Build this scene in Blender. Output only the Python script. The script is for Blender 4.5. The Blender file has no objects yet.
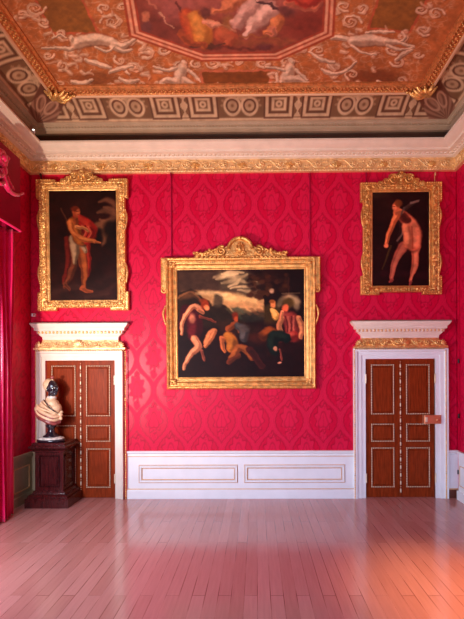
import bpy, math, random
import numpy as np
from math import sin, cos, pi, radians, hypot, atan2, sqrt
from mathutils import Vector, Matrix, Euler

# ------------------------------------------------------------------ camera
random.seed(7)
scn = bpy.context.scene
COL = scn.collection
F = 421.0            # focal length in photo pixels
EYE = 2.0
D = 6.8              # distance to the back wall
YAW, ROLL = radians(0.5), radians(0.24)
CX, CY = 252.8, 374.0
cam_d = bpy.data.cameras.new('camera'); cam = bpy.data.objects.new('camera', cam_d); COL.objects.link(cam)
cam_d.sensor_width = 36; cam_d.sensor_fit = 'AUTO'; cam_d.lens = F / 619 * 36
cam_d.shift_x = -(CX - 232) / 619; cam_d.shift_y = (CY - 309.5) / 619
CAMR = Matrix.Rotation(YAW, 3, 'Z') @ Matrix.Rotation(radians(90), 3, 'X') @ Matrix.Rotation(-ROLL, 3, 'Z')
cam.matrix_world = Matrix.Translation((0, 0, EYE)) @ CAMR.to_4x4()
scn.camera = cam

# ------------------------------------------------------------------ world, light, exposure
w = bpy.data.worlds.new('sky'); scn.world = w; w.use_nodes = True
wb = w.node_tree.nodes['Background']; wb.inputs[0].default_value = (0.75, 0.86, 1.0, 1); wb.inputs[1].default_value = 1.0
scn.view_settings.view_transform = 'Standard'; scn.view_settings.look = 'None'
scn.view_settings.gamma = 1; scn.view_settings.exposure = 0.0; scn.view_settings.use_curve_mapping = False

def area(name, loc, target, sx, sy, energy, color, spread=180):
    d = bpy.data.lights.new(name, 'AREA'); d.shape = 'RECTANGLE'; d.size = sx; d.size_y = sy
    d.energy = energy; d.color = color; d.spread = radians(spread)
    o = bpy.data.objects.new(name, d); COL.objects.link(o); o.location = loc
    v = Vector(target) - Vector(loc); o.rotation_euler = v.to_track_quat('-Z', 'Y').to_euler()
    return o
def spot(name, loc, target, energy, color, angle=90, blend=.6, r=.08):
    d = bpy.data.lights.new(name, 'SPOT'); d.energy = energy; d.color = color; d.spot_size = radians(angle)
    d.spot_blend = blend; d.shadow_soft_size = r
    o = bpy.data.objects.new(name, d); COL.objects.link(o); o.location = loc
    v = Vector(target) - Vector(loc); o.rotation_euler = v.to_track_quat('-Z', 'Y').to_euler()
    return o
area('daylight_left_window', (-3.25, 3.6, 1.75), (-1.5, 6.8, 0.7), 1.1, 1.9, 85, (.84, .87, 1.0))
area('daylight_left_window_near', (-3.5, 0.2, 2.7), (3.2, 5.9, 0.6), 1.5, 3.2, 95, (.66, .72, 1.0), 110)
area('rear_fill', (-1.6, -2.8, 2.3), (0.7, 5, 0.0), 2.6, 3.0, 75, (.40, .62, 1.0), 75)  # added cool fill behind the camera; no windows are built there
spot('uplighter_left', (-3.3, 3.2, 1.9), (-1.4, 6.5, 3.7), 520, (1.0, .80, .62), 110, .8, .05)
spot('uplighter_room', (0.4, 1.0, 1.0), (0.2, 4.6, 6.0), 420, (1.0, .82, .62), 88, .9, .4)
spot('lamp_right', (2.6, 2.6, 3.4), (2.0, 3.7, 0.0), 1000, (1.0, .48, .14), 42, 1.0, .15)

# ------------------------------------------------------------------ pixel -> point on a plane of given depth
def ray(px, py):
    return CAMR @ Vector(((px - CX) / F, (CY - py) / F, -1))
def at(px, py, Y=D):
    r = ray(px, py); k = Y / r.y
    return Vector((r.x * k, Y, EYE + r.z * k))
def ax(px, Y=D, py=374): return at(px, py, Y).x
def az(py, Y=D, px=240): return at(px, py, Y).z
RI = CAMR.inverted()
def project(P):                                   # numpy (n,3) world -> photo coordinates
    M = np.array(RI); q = (P - np.array([0, 0, EYE])) @ M.T
    return CX + F * q[:, 0] / -q[:, 2], CY - F * q[:, 1] / -q[:, 2]

X0, X1 = ax(31), ax(457)
YF = -3.0                                          # front end of the room, behind the camera
HC = 6.08                                          # flat of the ceiling

# ------------------------------------------------------------------ colours and materials
def lin1(c): c /= 255; return c / 12.92 if c <= .04045 else ((c + .055) / 1.055) ** 2.4
def L(r, g, b): return (lin1(r), lin1(g), lin1(b))
def linarr(a):
    a = np.clip(a, 0, 1); return np.where(a <= .04045, a / 12.92, ((a + .055) / 1.055) ** 2.4)

def mat(name, col, rough=.5, metal=0., var=0., vscale=8., bump=0., bscale=60., attr=None, coat=0., sheen=0., stretch=None, emit=0., spec=.5):
    m = bpy.data.materials.new(name); m.use_nodes = True; nt = m.node_tree; N = nt.nodes; K = nt.links
    b = N['Principled BSDF']; b.inputs['Roughness'].default_value = rough; b.inputs['Metallic'].default_value = metal
    b.inputs['Coat Weight'].default_value = coat; b.inputs['Coat Roughness'].default_value = .15
    b.inputs['Sheen Weight'].default_value = sheen; b.inputs['Specular IOR Level'].default_value = spec
    tc = N.new('ShaderNodeTexCoord'); src = tc.outputs['Object']
    if stretch:
        mp = N.new('ShaderNodeMapping'); mp.inputs['Scale'].default_value = stretch; K.new(src, mp.inputs['Vector']); src = mp.outputs[0]
    if attr:
        a = N.new('ShaderNodeAttribute'); a.attribute_name = attr; cout = a.outputs['Color']
    else:
        rgb = N.new('ShaderNodeRGB'); rgb.outputs[0].default_value = (*col, 1); cout = rgb.outputs[0]
    if var:
        n = N.new('ShaderNodeTexNoise'); n.inputs['Scale'].default_value = vscale; n.inputs['Detail'].default_value = 5
        K.new(src, n.inputs['Vector'])
        mr = N.new('ShaderNodeMapRange'); mr.inputs['From Min'].default_value = .3; mr.inputs['From Max'].default_value = .7
        mr.inputs['To Min'].default_value = 1 - var; mr.inputs['To Max'].default_value = 1 + var
        K.new(n.outputs['Fac'], mr.inputs['Value'])
        mx = N.new('ShaderNodeVectorMath'); mx.operation = 'SCALE'; K.new(cout, mx.inputs[0]); K.new(mr.outputs[0], mx.inputs['Scale'])
        cout = mx.outputs[0]
    K.new(cout, b.inputs['Base Color'])
    if bump:
        n2 = N.new('ShaderNodeTexNoise'); n2.inputs['Scale'].default_value = bscale; n2.inputs['Detail'].default_value = 4
        K.new(src, n2.inputs['Vector'])
        bp = N.new('ShaderNodeBump'); bp.inputs['Strength'].default_value = bump; bp.inputs['Distance'].default_value = .02
        K.new(n2.outputs['Fac'], bp.inputs['Height']); K.new(bp.outputs[0], b.inputs['Normal'])
    if emit:
        b.inputs['Emission Color'].default_value = (*col, 1); b.inputs['Emission Strength'].default_value = emit
    return m

M = {}
M['gold'] = mat('gilding', (.92, .54, .19), .33, .7, .3, 14, .5, 45)
M['gold_dark'] = mat('aged_gilding', (.78, .38, .11), .38, .7, .3, 14, .5, 45)
M['gold_pale'] = mat('cornice_gilding', (.95, .62, .29), .40, .45, .2, 14, .4, 45)
M['gold_red'] = mat('red_gilding', (.62, .22, .07), .42, .45, .3, 20, .5, 60)
M['cream'] = mat('cream_paint', (.80, .68, .58), .42, 0, .05, 6)
M['pinkcream'] = mat('cornice_paint', (.86, .69, .56), .5, 0, .06, 6)
M['white'] = mat('white_paint', (.87, .87, .88), .38, 0, .03, 5)
M['giltline'] = mat('gilt_line', (.78, .45, .22), .4, .3, .1, 20)
M['giltwhite'] = mat('pale_gilt_bead', (.85, .72, .50), .35, .3, .1, 20)
M['mahogany'] = mat('mahogany', (.23, .030, .006), .42, 0, .3, 5, .06, 30, coat=0, spec=.08, stretch=(9, 9, 1))
M['mahogany_ped'] = mat('pedestal_mahogany', (.05, .006, .006), .24, 0, .4, 5, .05, 30, coat=.3, stretch=(7, 7, 1))
M['dark'] = mat('dark_metal', (.03, .02, .02), .5, .4)
M['brass'] = mat('brass', (.75, .28, .14), .35, .6)  # red reflection put into the brass colour
M['plaster'] = mat('plaster_shade', (.10, .055, .028), .6, 0, .12, 4)  # brown darkened to stand in for the cornice's shadow on the cove base
M['strip'] = mat('painted_strip', (.48, .32, .21), .6, 0, .12, 4)
M['tan'] = mat('shaded_dado_paint', (.42, .33, .20), .5, 0, .1, 6)  # shade on the dado put into the colour
M['basewood'] = mat('brown_baseboard', (.13, .03, .018), .4, 0, .2, 9)
M['marble_black'] = mat('black_marble', (.018, .014, .022), .14, 0, .3, 9, coat=.6)
M['marble_cream'] = mat('cream_marble', (.70, .46, .28), .42, 0, .25, 12, .1, 30)
M['marble_white'] = mat('white_marble', (.78, .70, .62), .3, 0, .35, 25)
M['marble_pink'] = mat('veined_pink_marble', (.26, .055, .05), .3, 0, .45, 18)
M['curtain'] = mat('crimson_silk', (.80, .008, .12), .28, 0, .12, 6, .15, 25, sheen=.3)
M['pelmet'] = mat('crimson_damask_cloth', (.34, .002, .04), .6, 0, .15, 5, spec=.15)
M['fringe'] = mat('pale_fringe', (.75, .6, .5), .7)
M['plastic'] = mat('white_plastic', (.8, .75, .78), .4)
M['redplastic'] = mat('red_plastic', (.6, .05, .05), .4)
M['lamp'] = mat('lamp_glass', (1, .93, .85), .4, emit=2.0)
M['canvas'] = mat('oil_paint', (0, 0, 0), .55, 0, 0, 1, .06, 120, attr='Col', spec=.12)
M['fresco'] = mat('ceiling_paint', (0, 0, 0), .7, 0, 0, 1, 0, attr='Col')
M['glass'] = mat('glass', (.9, .95, 1), .02)
M['glass'].node_tree.nodes['Principled BSDF'].inputs['Transmission Weight'].default_value = 1

def damask_material():
    m = bpy.data.materials.new('crimson_damask'); m.use_nodes = True; nt = m.node_tree; N = nt.nodes; K = nt.links
    b = N['Principled BSDF']
    a = N.new('ShaderNodeAttribute'); a.attribute_name = 'Col'; sp = N.new('ShaderNodeSeparateColor'); K.new(a.outputs['Color'], sp.inputs[0])
    mx = N.new('ShaderNodeMix'); mx.data_type = 'RGBA'
    mx.inputs[6].default_value = (.61, .0015, .038, 1); mx.inputs[7].default_value = (.67, .003, .050, 1)
    K.new(sp.outputs[0], mx.inputs[0])
    mx2 = N.new('ShaderNodeMix'); mx2.data_type = 'RGBA'; mx2.inputs[7].default_value = (.32, .0005, .018, 1)
    K.new(mx.outputs[2], mx2.inputs[6]); K.new(sp.outputs[1], mx2.inputs[0])
    K.new(mx2.outputs[2], b.inputs['Base Color'])
    mr = N.new('ShaderNodeMapRange'); mr.inputs['To Min'].default_value = .36; mr.inputs['To Max'].default_value = .58
    K.new(sp.outputs[0], mr.inputs[0]); K.new(mr.outputs[0], b.inputs['Roughness'])
    b.inputs['Specular IOR Level'].default_value = .22
    return m
M['damask'] = damask_material()

def floor_material():
    m = bpy.data.materials.new('oak_boards'); m.use_nodes = True; nt = m.node_tree; N = nt.nodes; K = nt.links
    b = N['Principled BSDF']
    tc = N.new('ShaderNodeTexCoord'); s = N.new('ShaderNodeSeparateXYZ'); c = N.new('ShaderNodeCombineXYZ')
    K.new(tc.outputs['Object'], s.inputs[0]); K.new(s.outputs['Y'], c.inputs['X']); K.new(s.outputs['X'], c.inputs['Y'])
    br = N.new('ShaderNodeTexBrick'); br.offset = .37; br.offset_frequency = 2; br.squash = 1
    br.inputs['Scale'].default_value = 1; br.inputs['Brick Width'].default_value = 1.9; br.inputs['Row Height'].default_value = .118
    br.inputs['Mortar Size'].default_value = .0018; br.inputs['Mortar Smooth'].default_value = .3; br.inputs['Bias'].default_value = 0
    br.inputs['Color1'].default_value = (.54, .25, .22, 1); br.inputs['Color2'].default_value = (.46, .195, .165, 1)
    br.inputs['Mortar'].default_value = (.16, .04, .03, 1)
    # gaps fade in and out along the boards
    nz = N.new('ShaderNodeTexNoise'); nz.inputs['Scale'].default_value = 2.2; K.new(c.outputs[0], nz.inputs['Vector'])
    mr = N.new('ShaderNodeMapRange'); mr.inputs['From Min'].default_value = .42; mr.inputs['From Max'].default_value = .62
    mr.inputs['To Min'].default_value = .0004; mr.inputs['To Max'].default_value = .0032
    K.new(nz.outputs['Fac'], mr.inputs[0]); K.new(mr.outputs[0], br.inputs['Mortar Size'])
    K.new(c.outputs[0], br.inputs['Vector'])
    g = N.new('ShaderNodeTexNoise'); g.inputs['Scale'].default_value = 3; g.inputs['Detail'].default_value = 6
    mp = N.new('ShaderNodeMapping'); mp.inputs['Scale'].default_value = (1, 14, 1); K.new(c.outputs[0], mp.inputs[0]); K.new(mp.outputs[0], g.inputs['Vector'])
    r2 = N.new('ShaderNodeMapRange'); r2.inputs['From Min'].default_value = .3; r2.inputs['From Max'].default_value = .7
    r2.inputs['To Min'].default_value = .94; r2.inputs['To Max'].default_value = 1.06; K.new(g.outputs['Fac'], r2.inputs[0])
    vm = N.new('ShaderNodeVectorMath'); vm.operation = 'SCALE'; K.new(br.outputs['Color'], vm.inputs[0]); K.new(r2.outputs[0], vm.inputs['Scale'])
    K.new(vm.outputs[0], b.inputs['Base Color'])
    r3 = N.new('ShaderNodeMapRange'); r3.inputs['To Min'].default_value = .13; r3.inputs['To Max'].default_value = .25; K.new(g.outputs['Fac'], r3.inputs[0])
    K.new(r3.outputs[0], b.inputs['Roughness']); b.inputs['Specular IOR Level'].default_value = .75; b.inputs['Coat Weight'].default_value = .25; b.inputs['Coat Roughness'].default_value = .12
    bp = N.new('ShaderNodeBump'); bp.inputs['Strength'].default_value = .25; bp.inputs['Distance'].default_value = .004; bp.invert = True
    K.new(br.outputs['Fac'], bp.inputs['Height']); K.new(bp.outputs[0], b.inputs['Normal'])
    return m
M['floor'] = floor_material()

# ------------------------------------------------------------------ mesh helpers
class MB:
    def __init__(s): s.v = []; s.f = []
    def add(s, vs, fs):
        k = len(s.v); s.v.extend([tuple(p) for p in vs]); s.f.extend([tuple(i + k for i in f) for f in fs])
    def box(s, x0, x1, y0, y1, z0, z1, bev=0.):
        if x0 > x1: x0, x1 = x1, x0
        if y0 > y1: y0, y1 = y1, y0
        if z0 > z1: z0, z1 = z1, z0
        if bev <= 0:
            vs = [(x, y, z) for x in (x0, x1) for y in (y0, y1) for z in (z0, z1)]
            s.add(vs, [(0, 1, 3, 2), (4, 6, 7, 5), (0, 4, 5, 1), (2, 3, 7, 6), (0, 2, 6, 4), (1, 5, 7, 3)]); return
        # bevelled towards -Y (front face): frustum
        b = bev
        vs = [(x0, y1, z0), (x1, y1, z0), (x1, y1, z1), (x0, y1, z1), (x0, y0 + b, z0), (x1, y0 + b, z0), (x1, y0 + b, z1), (x0, y0 + b, z1),
              (x0 + b, y0, z0 + b), (x1 - b, y0, z0 + b), (x1 - b, y0, z1 - b), (x0 + b, y0, z1 - b)]
        fs = [(0, 3, 2, 1), (8, 9, 10, 11)]
        for i in range(4):
            j = (i + 1) % 4; fs += [(i, j, 4 + j, 4 + i), (4 + i, 4 + j, 8 + j, 8 + i)]
        s.add(vs, fs)
    def tube(s, pts, rad, n=7, flat=1.0, cap=True):
        pts = [Vector(p) for p in pts]; m = len(pts)
        if not hasattr(rad, '__len__'): rad = [rad] * m
        vs = []; fs = []; up = Vector((0, 1, 0))
        for i, p in enumerate(pts):
            t = (pts[min(i + 1, m - 1)] - pts[max(i - 1, 0)])
            if t.length < 1e-9: t = Vector((0, 0, 1))
            t.normalize()
            u = up if abs(t.dot(up)) < .9 else Vector((1, 0, 0))
            a = t.cross(u).normalized(); b2 = a.cross(t).normalized()
            for k in range(n):
                th = 2 * pi * k / n; vs.append(p + a * (cos(th) * rad[i]) + b2 * (sin(th) * rad[i] * flat))
        for i in range(m - 1):
            for k in range(n):
                k2 = (k + 1) % n; fs.append((i * n + k, i * n + k2, (i + 1) * n + k2, (i + 1) * n + k))
        if cap: fs.append(tuple(range(n))); fs.append(tuple((m - 1) * n + k for k in reversed(range(n))))
        s.add(vs, fs)
    def ball(s, c, r, n=8, m=5, sc=(1, 1, 1), rot=None):
        vs = []; fs = []; c = Vector(c)
        R = rot or Matrix.Identity(3)
        vs.append(c + R @ Vector((0, 0, r * sc[2])))
        for j in range(1, m):
            ph = pi * j / m
            for k in range(n):
                th = 2 * pi * k / n
                vs.append(c + R @ Vector((r * sc[0] * sin(ph) * cos(th), r * sc[1] * sin(ph) * sin(th), r * sc[2] * cos(ph))))
        vs.append(c + R @ Vector((0, 0, -r * sc[2])))
        for k in range(n): fs.append((0, 1 + k, 1 + (k + 1) % n))
        for j in range(m - 2):
            for k in range(n):
                a = 1 + j * n; fs.append((a + k, a + n + k, a + n + (k + 1) % n, a + (k + 1) % n))
        e = len(vs) - 1; a = 1 + (m - 2) * n
        for k in range(n): fs.append((e, a + (k + 1) % n, a + k))
        s.add(vs, fs)
    def lathe(s, prof, c=(0, 0, 0), n=28, sx=1, sy=1):
        vs = []; fs = []
        for r, z in prof:
            for k in range(n):
                th = 2 * pi * k / n; vs.append((c[0] + r * sx * cos(th), c[1] + r * sy * sin(th), c[2] + z))
        for i in range(len(prof) - 1):
            for k in range(n):
                k2 = (k + 1) % n; fs.append((i * n + k, i * n + k2, (i + 1) * n + k2, (i + 1) * n + k))
        fs.append(tuple(reversed(range(n)))); fs.append(tuple((len(prof) - 1) * n + k for k in range(n)))
        s.add(vs, fs)
    def plate(s, poly, y0, y1):                       # outline in x,z extruded along y
        n = len(poly); vs = [(x, y0, z) for x, z in poly] + [(x, y1, z) for x, z in poly]
        fs = [tuple(range(n)), tuple(reversed(range(n, 2 * n)))] + [(i, n + i, n + (i + 1) % n, (i + 1) % n) for i in range(n)]
        s.add(vs, fs)
    def loops(s, rings, closed=True, cap=False):      # rings of equal length
        n = len(rings[0]); vs = [p for r in rings for p in r]; fs = []
        for i in range(len(rings) - 1):
            for k in range(n if closed else n - 1):
                k2 = (k + 1) % n; fs.append((i * n + k, i * n + k2, (i + 1) * n + k2, (i + 1) * n + k))
        if cap: fs.append(tuple(reversed(range(n)))); fs.append(tuple((len(rings) - 1) * n + k for k in range(n)))
        s.add(vs, fs)
    def build(s, name, m, parent=None, smooth=False):
        me = bpy.data.meshes.new(name); me.from_pydata(s.v, [], s.f); me.materials.append(M[m] if isinstance(m, str) else m)
        if smooth:
            me.polygons.foreach_set('use_smooth', [True] * len(me.polygons))
        me.update(); o = bpy.data.objects.new(name, me); COL.objects.link(o)
        if parent is not None: o.parent = parent
        return o

def recalc(o):
    import bmesh
    b = bmesh.new(); b.from_mesh(o.data); bmesh.ops.recalc_face_normals(b, faces=b.faces); b.to_mesh(o.data); b.free(); return o
def tag(o, label=None, cat=None, group=None, kind=None):
    if label: o['label'] = label
    if cat: o['category'] = cat
    if group: o['group'] = group
    if kind: o['kind'] = kind
    return o
def empty(name, loc=(0, 0, 0), **kw):
    o = bpy.data.objects.new(name, None); COL.objects.link(o); o.location = loc; o.empty_display_size = .1; tag(o, **kw); return o
def grid(name, P, colr, m, parent=None, keep=None, smooth=False):
    """P (ny,nx,3) positions, colr (ny,nx,3) linear colours -> one mesh with a colour attribute"""
    ny, nx = P.shape[:2]
    idx = np.arange(ny * nx).reshape(ny, nx)
    q = np.stack([idx[:-1, :-1], idx[:-1, 1:], idx[1:, 1:], idx[1:, :-1]], -1)
    if keep is not None: q = q[keep]
    q = q.reshape(-1, 4)
    me = bpy.data.meshes.new(name); nf = len(q)
    me.vertices.add(ny * nx); me.vertices.foreach_set('co', P.reshape(-1).astype(np.float32))
    me.loops.add(nf * 4); me.loops.foreach_set('vertex_index', q.reshape(-1).astype(np.int32))
    me.polygons.add(nf); me.polygons.foreach_set('loop_start', np.arange(0, nf * 4, 4, dtype=np.int32))
    try: me.polygons.foreach_set('loop_total', np.full(nf, 4, np.int32))
    except Exception: pass
    if smooth: me.polygons.foreach_set('use_smooth', np.ones(nf, bool))
    me.update(calc_edges=True)
    if colr is not None:
        at_ = me.color_attributes.new('Col', 'FLOAT_COLOR', 'POINT')
        c4 = np.ones((ny * nx, 4), np.float32); c4[:, :3] = colr.reshape(-1, 3); at_.data.foreach_set('color', c4.reshape(-1))
    me.materials.append(M[m]); me.validate()
    o = bpy.data.objects.new(name, me); COL.objects.link(o)
    if parent is not None: o.parent = parent
    return o

# ------------------------------------------------------------------ painting with numpy (brush strokes on a grid of points)
rng = np.random.RandomState(3)
_lat = rng.rand(256, 256)
def vnoise(x, y):
    xi = np.floor(x).astype(int); yi = np.floor(y).astype(int); fx = x - xi; fy = y - yi
    fx = fx * fx * (3 - 2 * fx); fy = fy * fy * (3 - 2 * fy)
    g = lambda a, b: _lat[a & 255, b & 255]
    return (g(xi, yi) * (1 - fx) + g(xi + 1, yi) * fx) * (1 - fy) + (g(xi, yi + 1) * (1 - fx) + g(xi + 1, yi + 1) * fx) * fy
def fbm(x, y, o=4):
    s = 0; a = .5; t = 0
    for i in range(o): s = s + a * vnoise(x + 17.3 * i, y + 9.1 * i); t += a; a *= .5; x = x * 2.03; y = y * 2.03
    return s / t
def sstep(a, b, x):
    t = np.clip((x - a) / (b - a), 0, 1); return t * t * (3 - 2 * t)
def crom(pts, n=6):
    P = [pts[0]] + list(pts) + [pts[-1]]; out = []
    for i in range(1, len(P) - 2):
        p0, p1, p2, p3 = [np.array(q, float) for q in P[i - 1:i + 3]]
        for k in range(n):
            t = k / n; out.append(.5 * ((2 * p1) + (-p0 + p2) * t + (2 * p0 - 5 * p1 + 4 * p2 - p3) * t * t + (-p0 + 3 * p1 - 3 * p2 + p3) * t ** 3))
    out.append(np.array(P[-2], float)); return out
class Paint:
    def __init__(s, x, y, base):
        s.sh = x.shape; s.x = x.ravel(); s.y = y.ravel(); s.x0 = s.x; s.y0 = s.y; s.c = np.zeros((s.x.size, 3)); s.c[:] = np.array(base) / 255.
    def _blend(s, idx, m, col):
        s.c[idx] = s.c[idx] * (1 - m[:, None]) + np.array(col) / 255. * m[:, None]
    def stroke(s, pts, r, col, soft=.35, op=1., sm=True):
        P = [(p[0], p[1]) for p in pts]
        if not hasattr(r, '__len__'): r = [r] * len(P)
        Q = crom([(p[0], p[1], rr) for p, rr in zip(P, r)], 5) if sm and len(P) > 2 else [np.array((p[0], p[1], rr), float) for p, rr in zip(P, r)]
        Q = np.array(Q); mr = Q[:, 2].max() * (1 + soft) + .5
        idx = np.where((s.x > Q[:, 0].min() - mr) & (s.x < Q[:, 0].max() + mr) & (s.y > Q[:, 1].min() - mr) & (s.y < Q[:, 1].max() + mr))[0]
        if not len(idx): return
        x = s.x[idx]; y = s.y[idx]; best = np.full(len(idx), 9.)
        for a, b in zip(Q[:-1], Q[1:]):
            dx, dy = b[0] - a[0], b[1] - a[1]; l2 = dx * dx + dy * dy + 1e-9
            t = np.clip(((x - a[0]) * dx + (y - a[1]) * dy) / l2, 0, 1)
            d = np.hypot(x - a[0] - t * dx, y - a[1] - t * dy) / np.maximum(a[2] + t * (b[2] - a[2]), .15)
            best = np.minimum(best, d)
        s._blend(idx, op * (1 - sstep(1 - soft, 1 + soft, best)), col)
    def limb(s, pts, r, col, hi=None, sh=None, off=(-.3, -.3)):
        if not hasattr(r, '__len__'): r = [r] * len(pts)
        if sh: s.stroke([(p[0] - off[0] * q * .8, p[1] - off[1] * q * .8) for p, q in zip(pts, r)], [q * 1.12 for q in r], sh, .3, .8)
        s.stroke(pts, r, col, .25)
        dk = tuple(q * .62 for q in col); s.stroke([(p[0] - off[0] * q * 1.5, p[1] - off[1] * q * 1.5) for p, q in zip(pts, r)], [q * .55 for q in r], dk, .6, .6)
        if hi: s.stroke([(p[0] + off[0] * q, p[1] + off[1] * q) for p, q in zip(pts, r)], [q * .5 for q in r], hi, .6, .75)
    def blob(s, cx, cy, rx, ry, col, ang=0, soft=.35, op=1.):
        mr = max(rx, ry) * (1 + soft) + .5
        idx = np.where((abs(s.x - cx) < mr) & (abs(s.y - cy) < mr))[0]
        if not len(idx): return
        a = radians(ang); x = s.x[idx] - cx; y = s.y[idx] - cy
        d = np.hypot((x * cos(a) + y * sin(a)) / rx, (-x * sin(a) + y * cos(a)) / ry)
        s._blend(idx, op * (1 - sstep(1 - soft, 1 + soft, d)), col)
    def poly(s, pts, col, soft=.5, op=1.):
        P = np.array(pts, float); idx = np.where((s.x > P[:, 0].min() - soft) & (s.x < P[:, 0].max() + soft) & (s.y > P[:, 1].min() - soft) & (s.y < P[:, 1].max() + soft))[0]
        if not len(idx): return
        x = s.x[idx]; y = s.y[idx]; ins = np.zeros(len(idx), bool); dm = np.full(len(idx), 1e9)
        for i in range(len(P)):
            a = P[i]; b = P[(i + 1) % len(P)]; dx, dy = b - a
            c = ((a[1] > y) != (b[1] > y)); xi = a[0] + (y - a[1]) * dx / (dy if abs(dy) > 1e-9 else 1e-9); ins ^= c & (x < xi)
            t = np.clip(((x - a[0]) * dx + (y - a[1]) * dy) / (dx * dx + dy * dy + 1e-9), 0, 1)
            dm = np.minimum(dm, np.hypot(x - a[0] - t * dx, y - a[1] - t * dy))
        sd = np.where(ins, dm, -dm); s._blend(idx, op * sstep(-soft, soft, sd), col)
    def warp(s, amt, sc, seed=0):
        s.x = s.x0 + (fbm(s.x0 / sc + 5 + seed, s.y0 / sc + 31) - .5) * 2 * amt; s.y = s.y0 + (fbm(s.x0 / sc + 71, s.y0 / sc + 13 + seed) - .5) * 2 * amt
    def unwarp(s): s.x = s.x0; s.y = s.y0
    def finish(s, k=.85, g=1.15, sc=3.4, amt=.10):
        lum = (fbm(s.x0 / sc, s.y0 / sc * 1.4) - .5) * 2 * amt; lum2 = (fbm(s.x0 / 9 + 4, s.y0 / 7 + 9) - .5) * .5
        s.c = np.clip(s.c, 0, 1) ** g * k * (1 + lum + lum2)[:, None] * np.array((1.12, .97, .80))
    def mottle(s, amt, sc, seed=0):
        n = fbm(s.x / sc + seed, s.y / sc + seed * 1.7); s.c *= (1 + (n - .5)[:, None] * 2 * amt)
    def spiral(s, cx, cy, r, turns, a0, d, wd, col, op=.9, sq=.7):
        pts = []; rr = []; n = int(8 * turns) + 2
        for i in range(n + 1):
            t = i / n; a = a0 + d * 2 * pi * turns * t; q = r * (1 - t * .85); pts.append((cx + q * cos(a), cy + q * sin(a) * sq)); rr.append(wd * (1 - .4 * t))
        s.stroke(pts, rr, col, .4, op, sm=False)
    def out(s): return linarr(s.c).reshape(*s.sh, 3)

# ------------------------------------------------------------------ carving helpers (relief in the x,z plane, bulging to -Y)
def spiral3(cx, cz, y, r, turns, a0, d, r0, k=10, dep=.0):
    pts = []; rr = []; n = int(k * turns) + 2
    for i in range(n + 1):
        t = i / n; a = a0 + d * 2 * pi * turns * t; q = r * (1 - .86 * t)
        pts.append((cx + q * cos(a), y - dep * t, cz + q * sin(a))); rr.append(r0 * (1 - .35 * t))
    return pts, rr
def leafm(mb, x, z, y, ln, wd, ang, th=.012):
    R = Matrix.Rotation(ang, 3, 'Y'); c = Vector((x, y, z)) + R @ Vector((ln * .5, 0, 0))
    mb.ball(c, 1, 7, 4, (ln * .5, th, wd * .5), R)
def mirrored(mb, cx):
    n = len(mb.v); fs = list(mb.f); mb.v.extend([(2 * cx - x, y, z) for x, y, z in mb.v[:n]]); mb.f.extend([tuple(reversed([i + n for i in f])) for f in fs])

def rinceau(mb, fn, length, h, unit, r0, y=0.0, beads=True):
    """running scroll, fn(u, v, out) maps along/across to the world"""
    k = max(1, round(length / unit)); un = length / k
    for i in range(k):
        s = 1 if i % 2 == 0 else -1; c = (i + .5) * un
        pts, rr = spiral3(0, 0, 0, h * .40, 1.6, -pi / 2 * s - pi / 2 * (1 if s > 0 else 1), s, r0)
        mb.tube([fn(c + p[0] * 1.15, h * .5 + p[2], r0 * .7) for p in pts], rr, 6)
        st = [(c - un * .5, h * (.5 - .38 * s)), (c - un * .28, h * (.5 - .1 * s)), (c, h * (.5 + .40 * s)), (c + un * .3, h * (.5 + .30 * s)), (c + un * .5, h * (.5 + .38 * s))]
        mb.tube([fn(p[0], p[1], r0 * .6) for p in crom(st, 4)], r0 * .9, 5)
        for a in range(5):
            an = a * 1.257 + i; p = (c + cos(an) * h * .2, h * .5 + sin(an) * h * .2)
            mb.ball(fn(p[0], p[1], r0), r0 * 1.25, 6, 4)
        mb.ball(fn(c, h * .5, r0), r0 * 1.9, 7, 4)
        for a in range(3): mb.ball(fn(c + un * .5 + (a - 1) * r0 * 2.2, h * (.5 - .22 * s), r0 * .6), r0 * 1.3, 6, 4)

# ================================================================== STRUCTURE
# ---- floor
mb = MB(); mb.box(X0 - .1, X1 + .1, YF - .1, D + .1, -.12, 0); fl = mb.build('floor', 'floor'); tag(fl, kind='structure')

# ---- doors: measures in the wall plane
d1 = dict(ol=ax(46.2, py=430), orr=ax(115.6, py=430), top=az(360.5, px=80), cl=ax(35.3, D - .07, 430), cr=ax(126.3, D - .07, 430), ctop=az(350, D - .07, 80))
d2 = dict(ol=ax(365.3, py=430), orr=ax(435, py=430), top=az(358.8, px=400), cl=ax(354.2, D - .07, 430), cr=ax(447, D - .07, 430), ctop=az(348.2, D - .07, 400))

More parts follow.
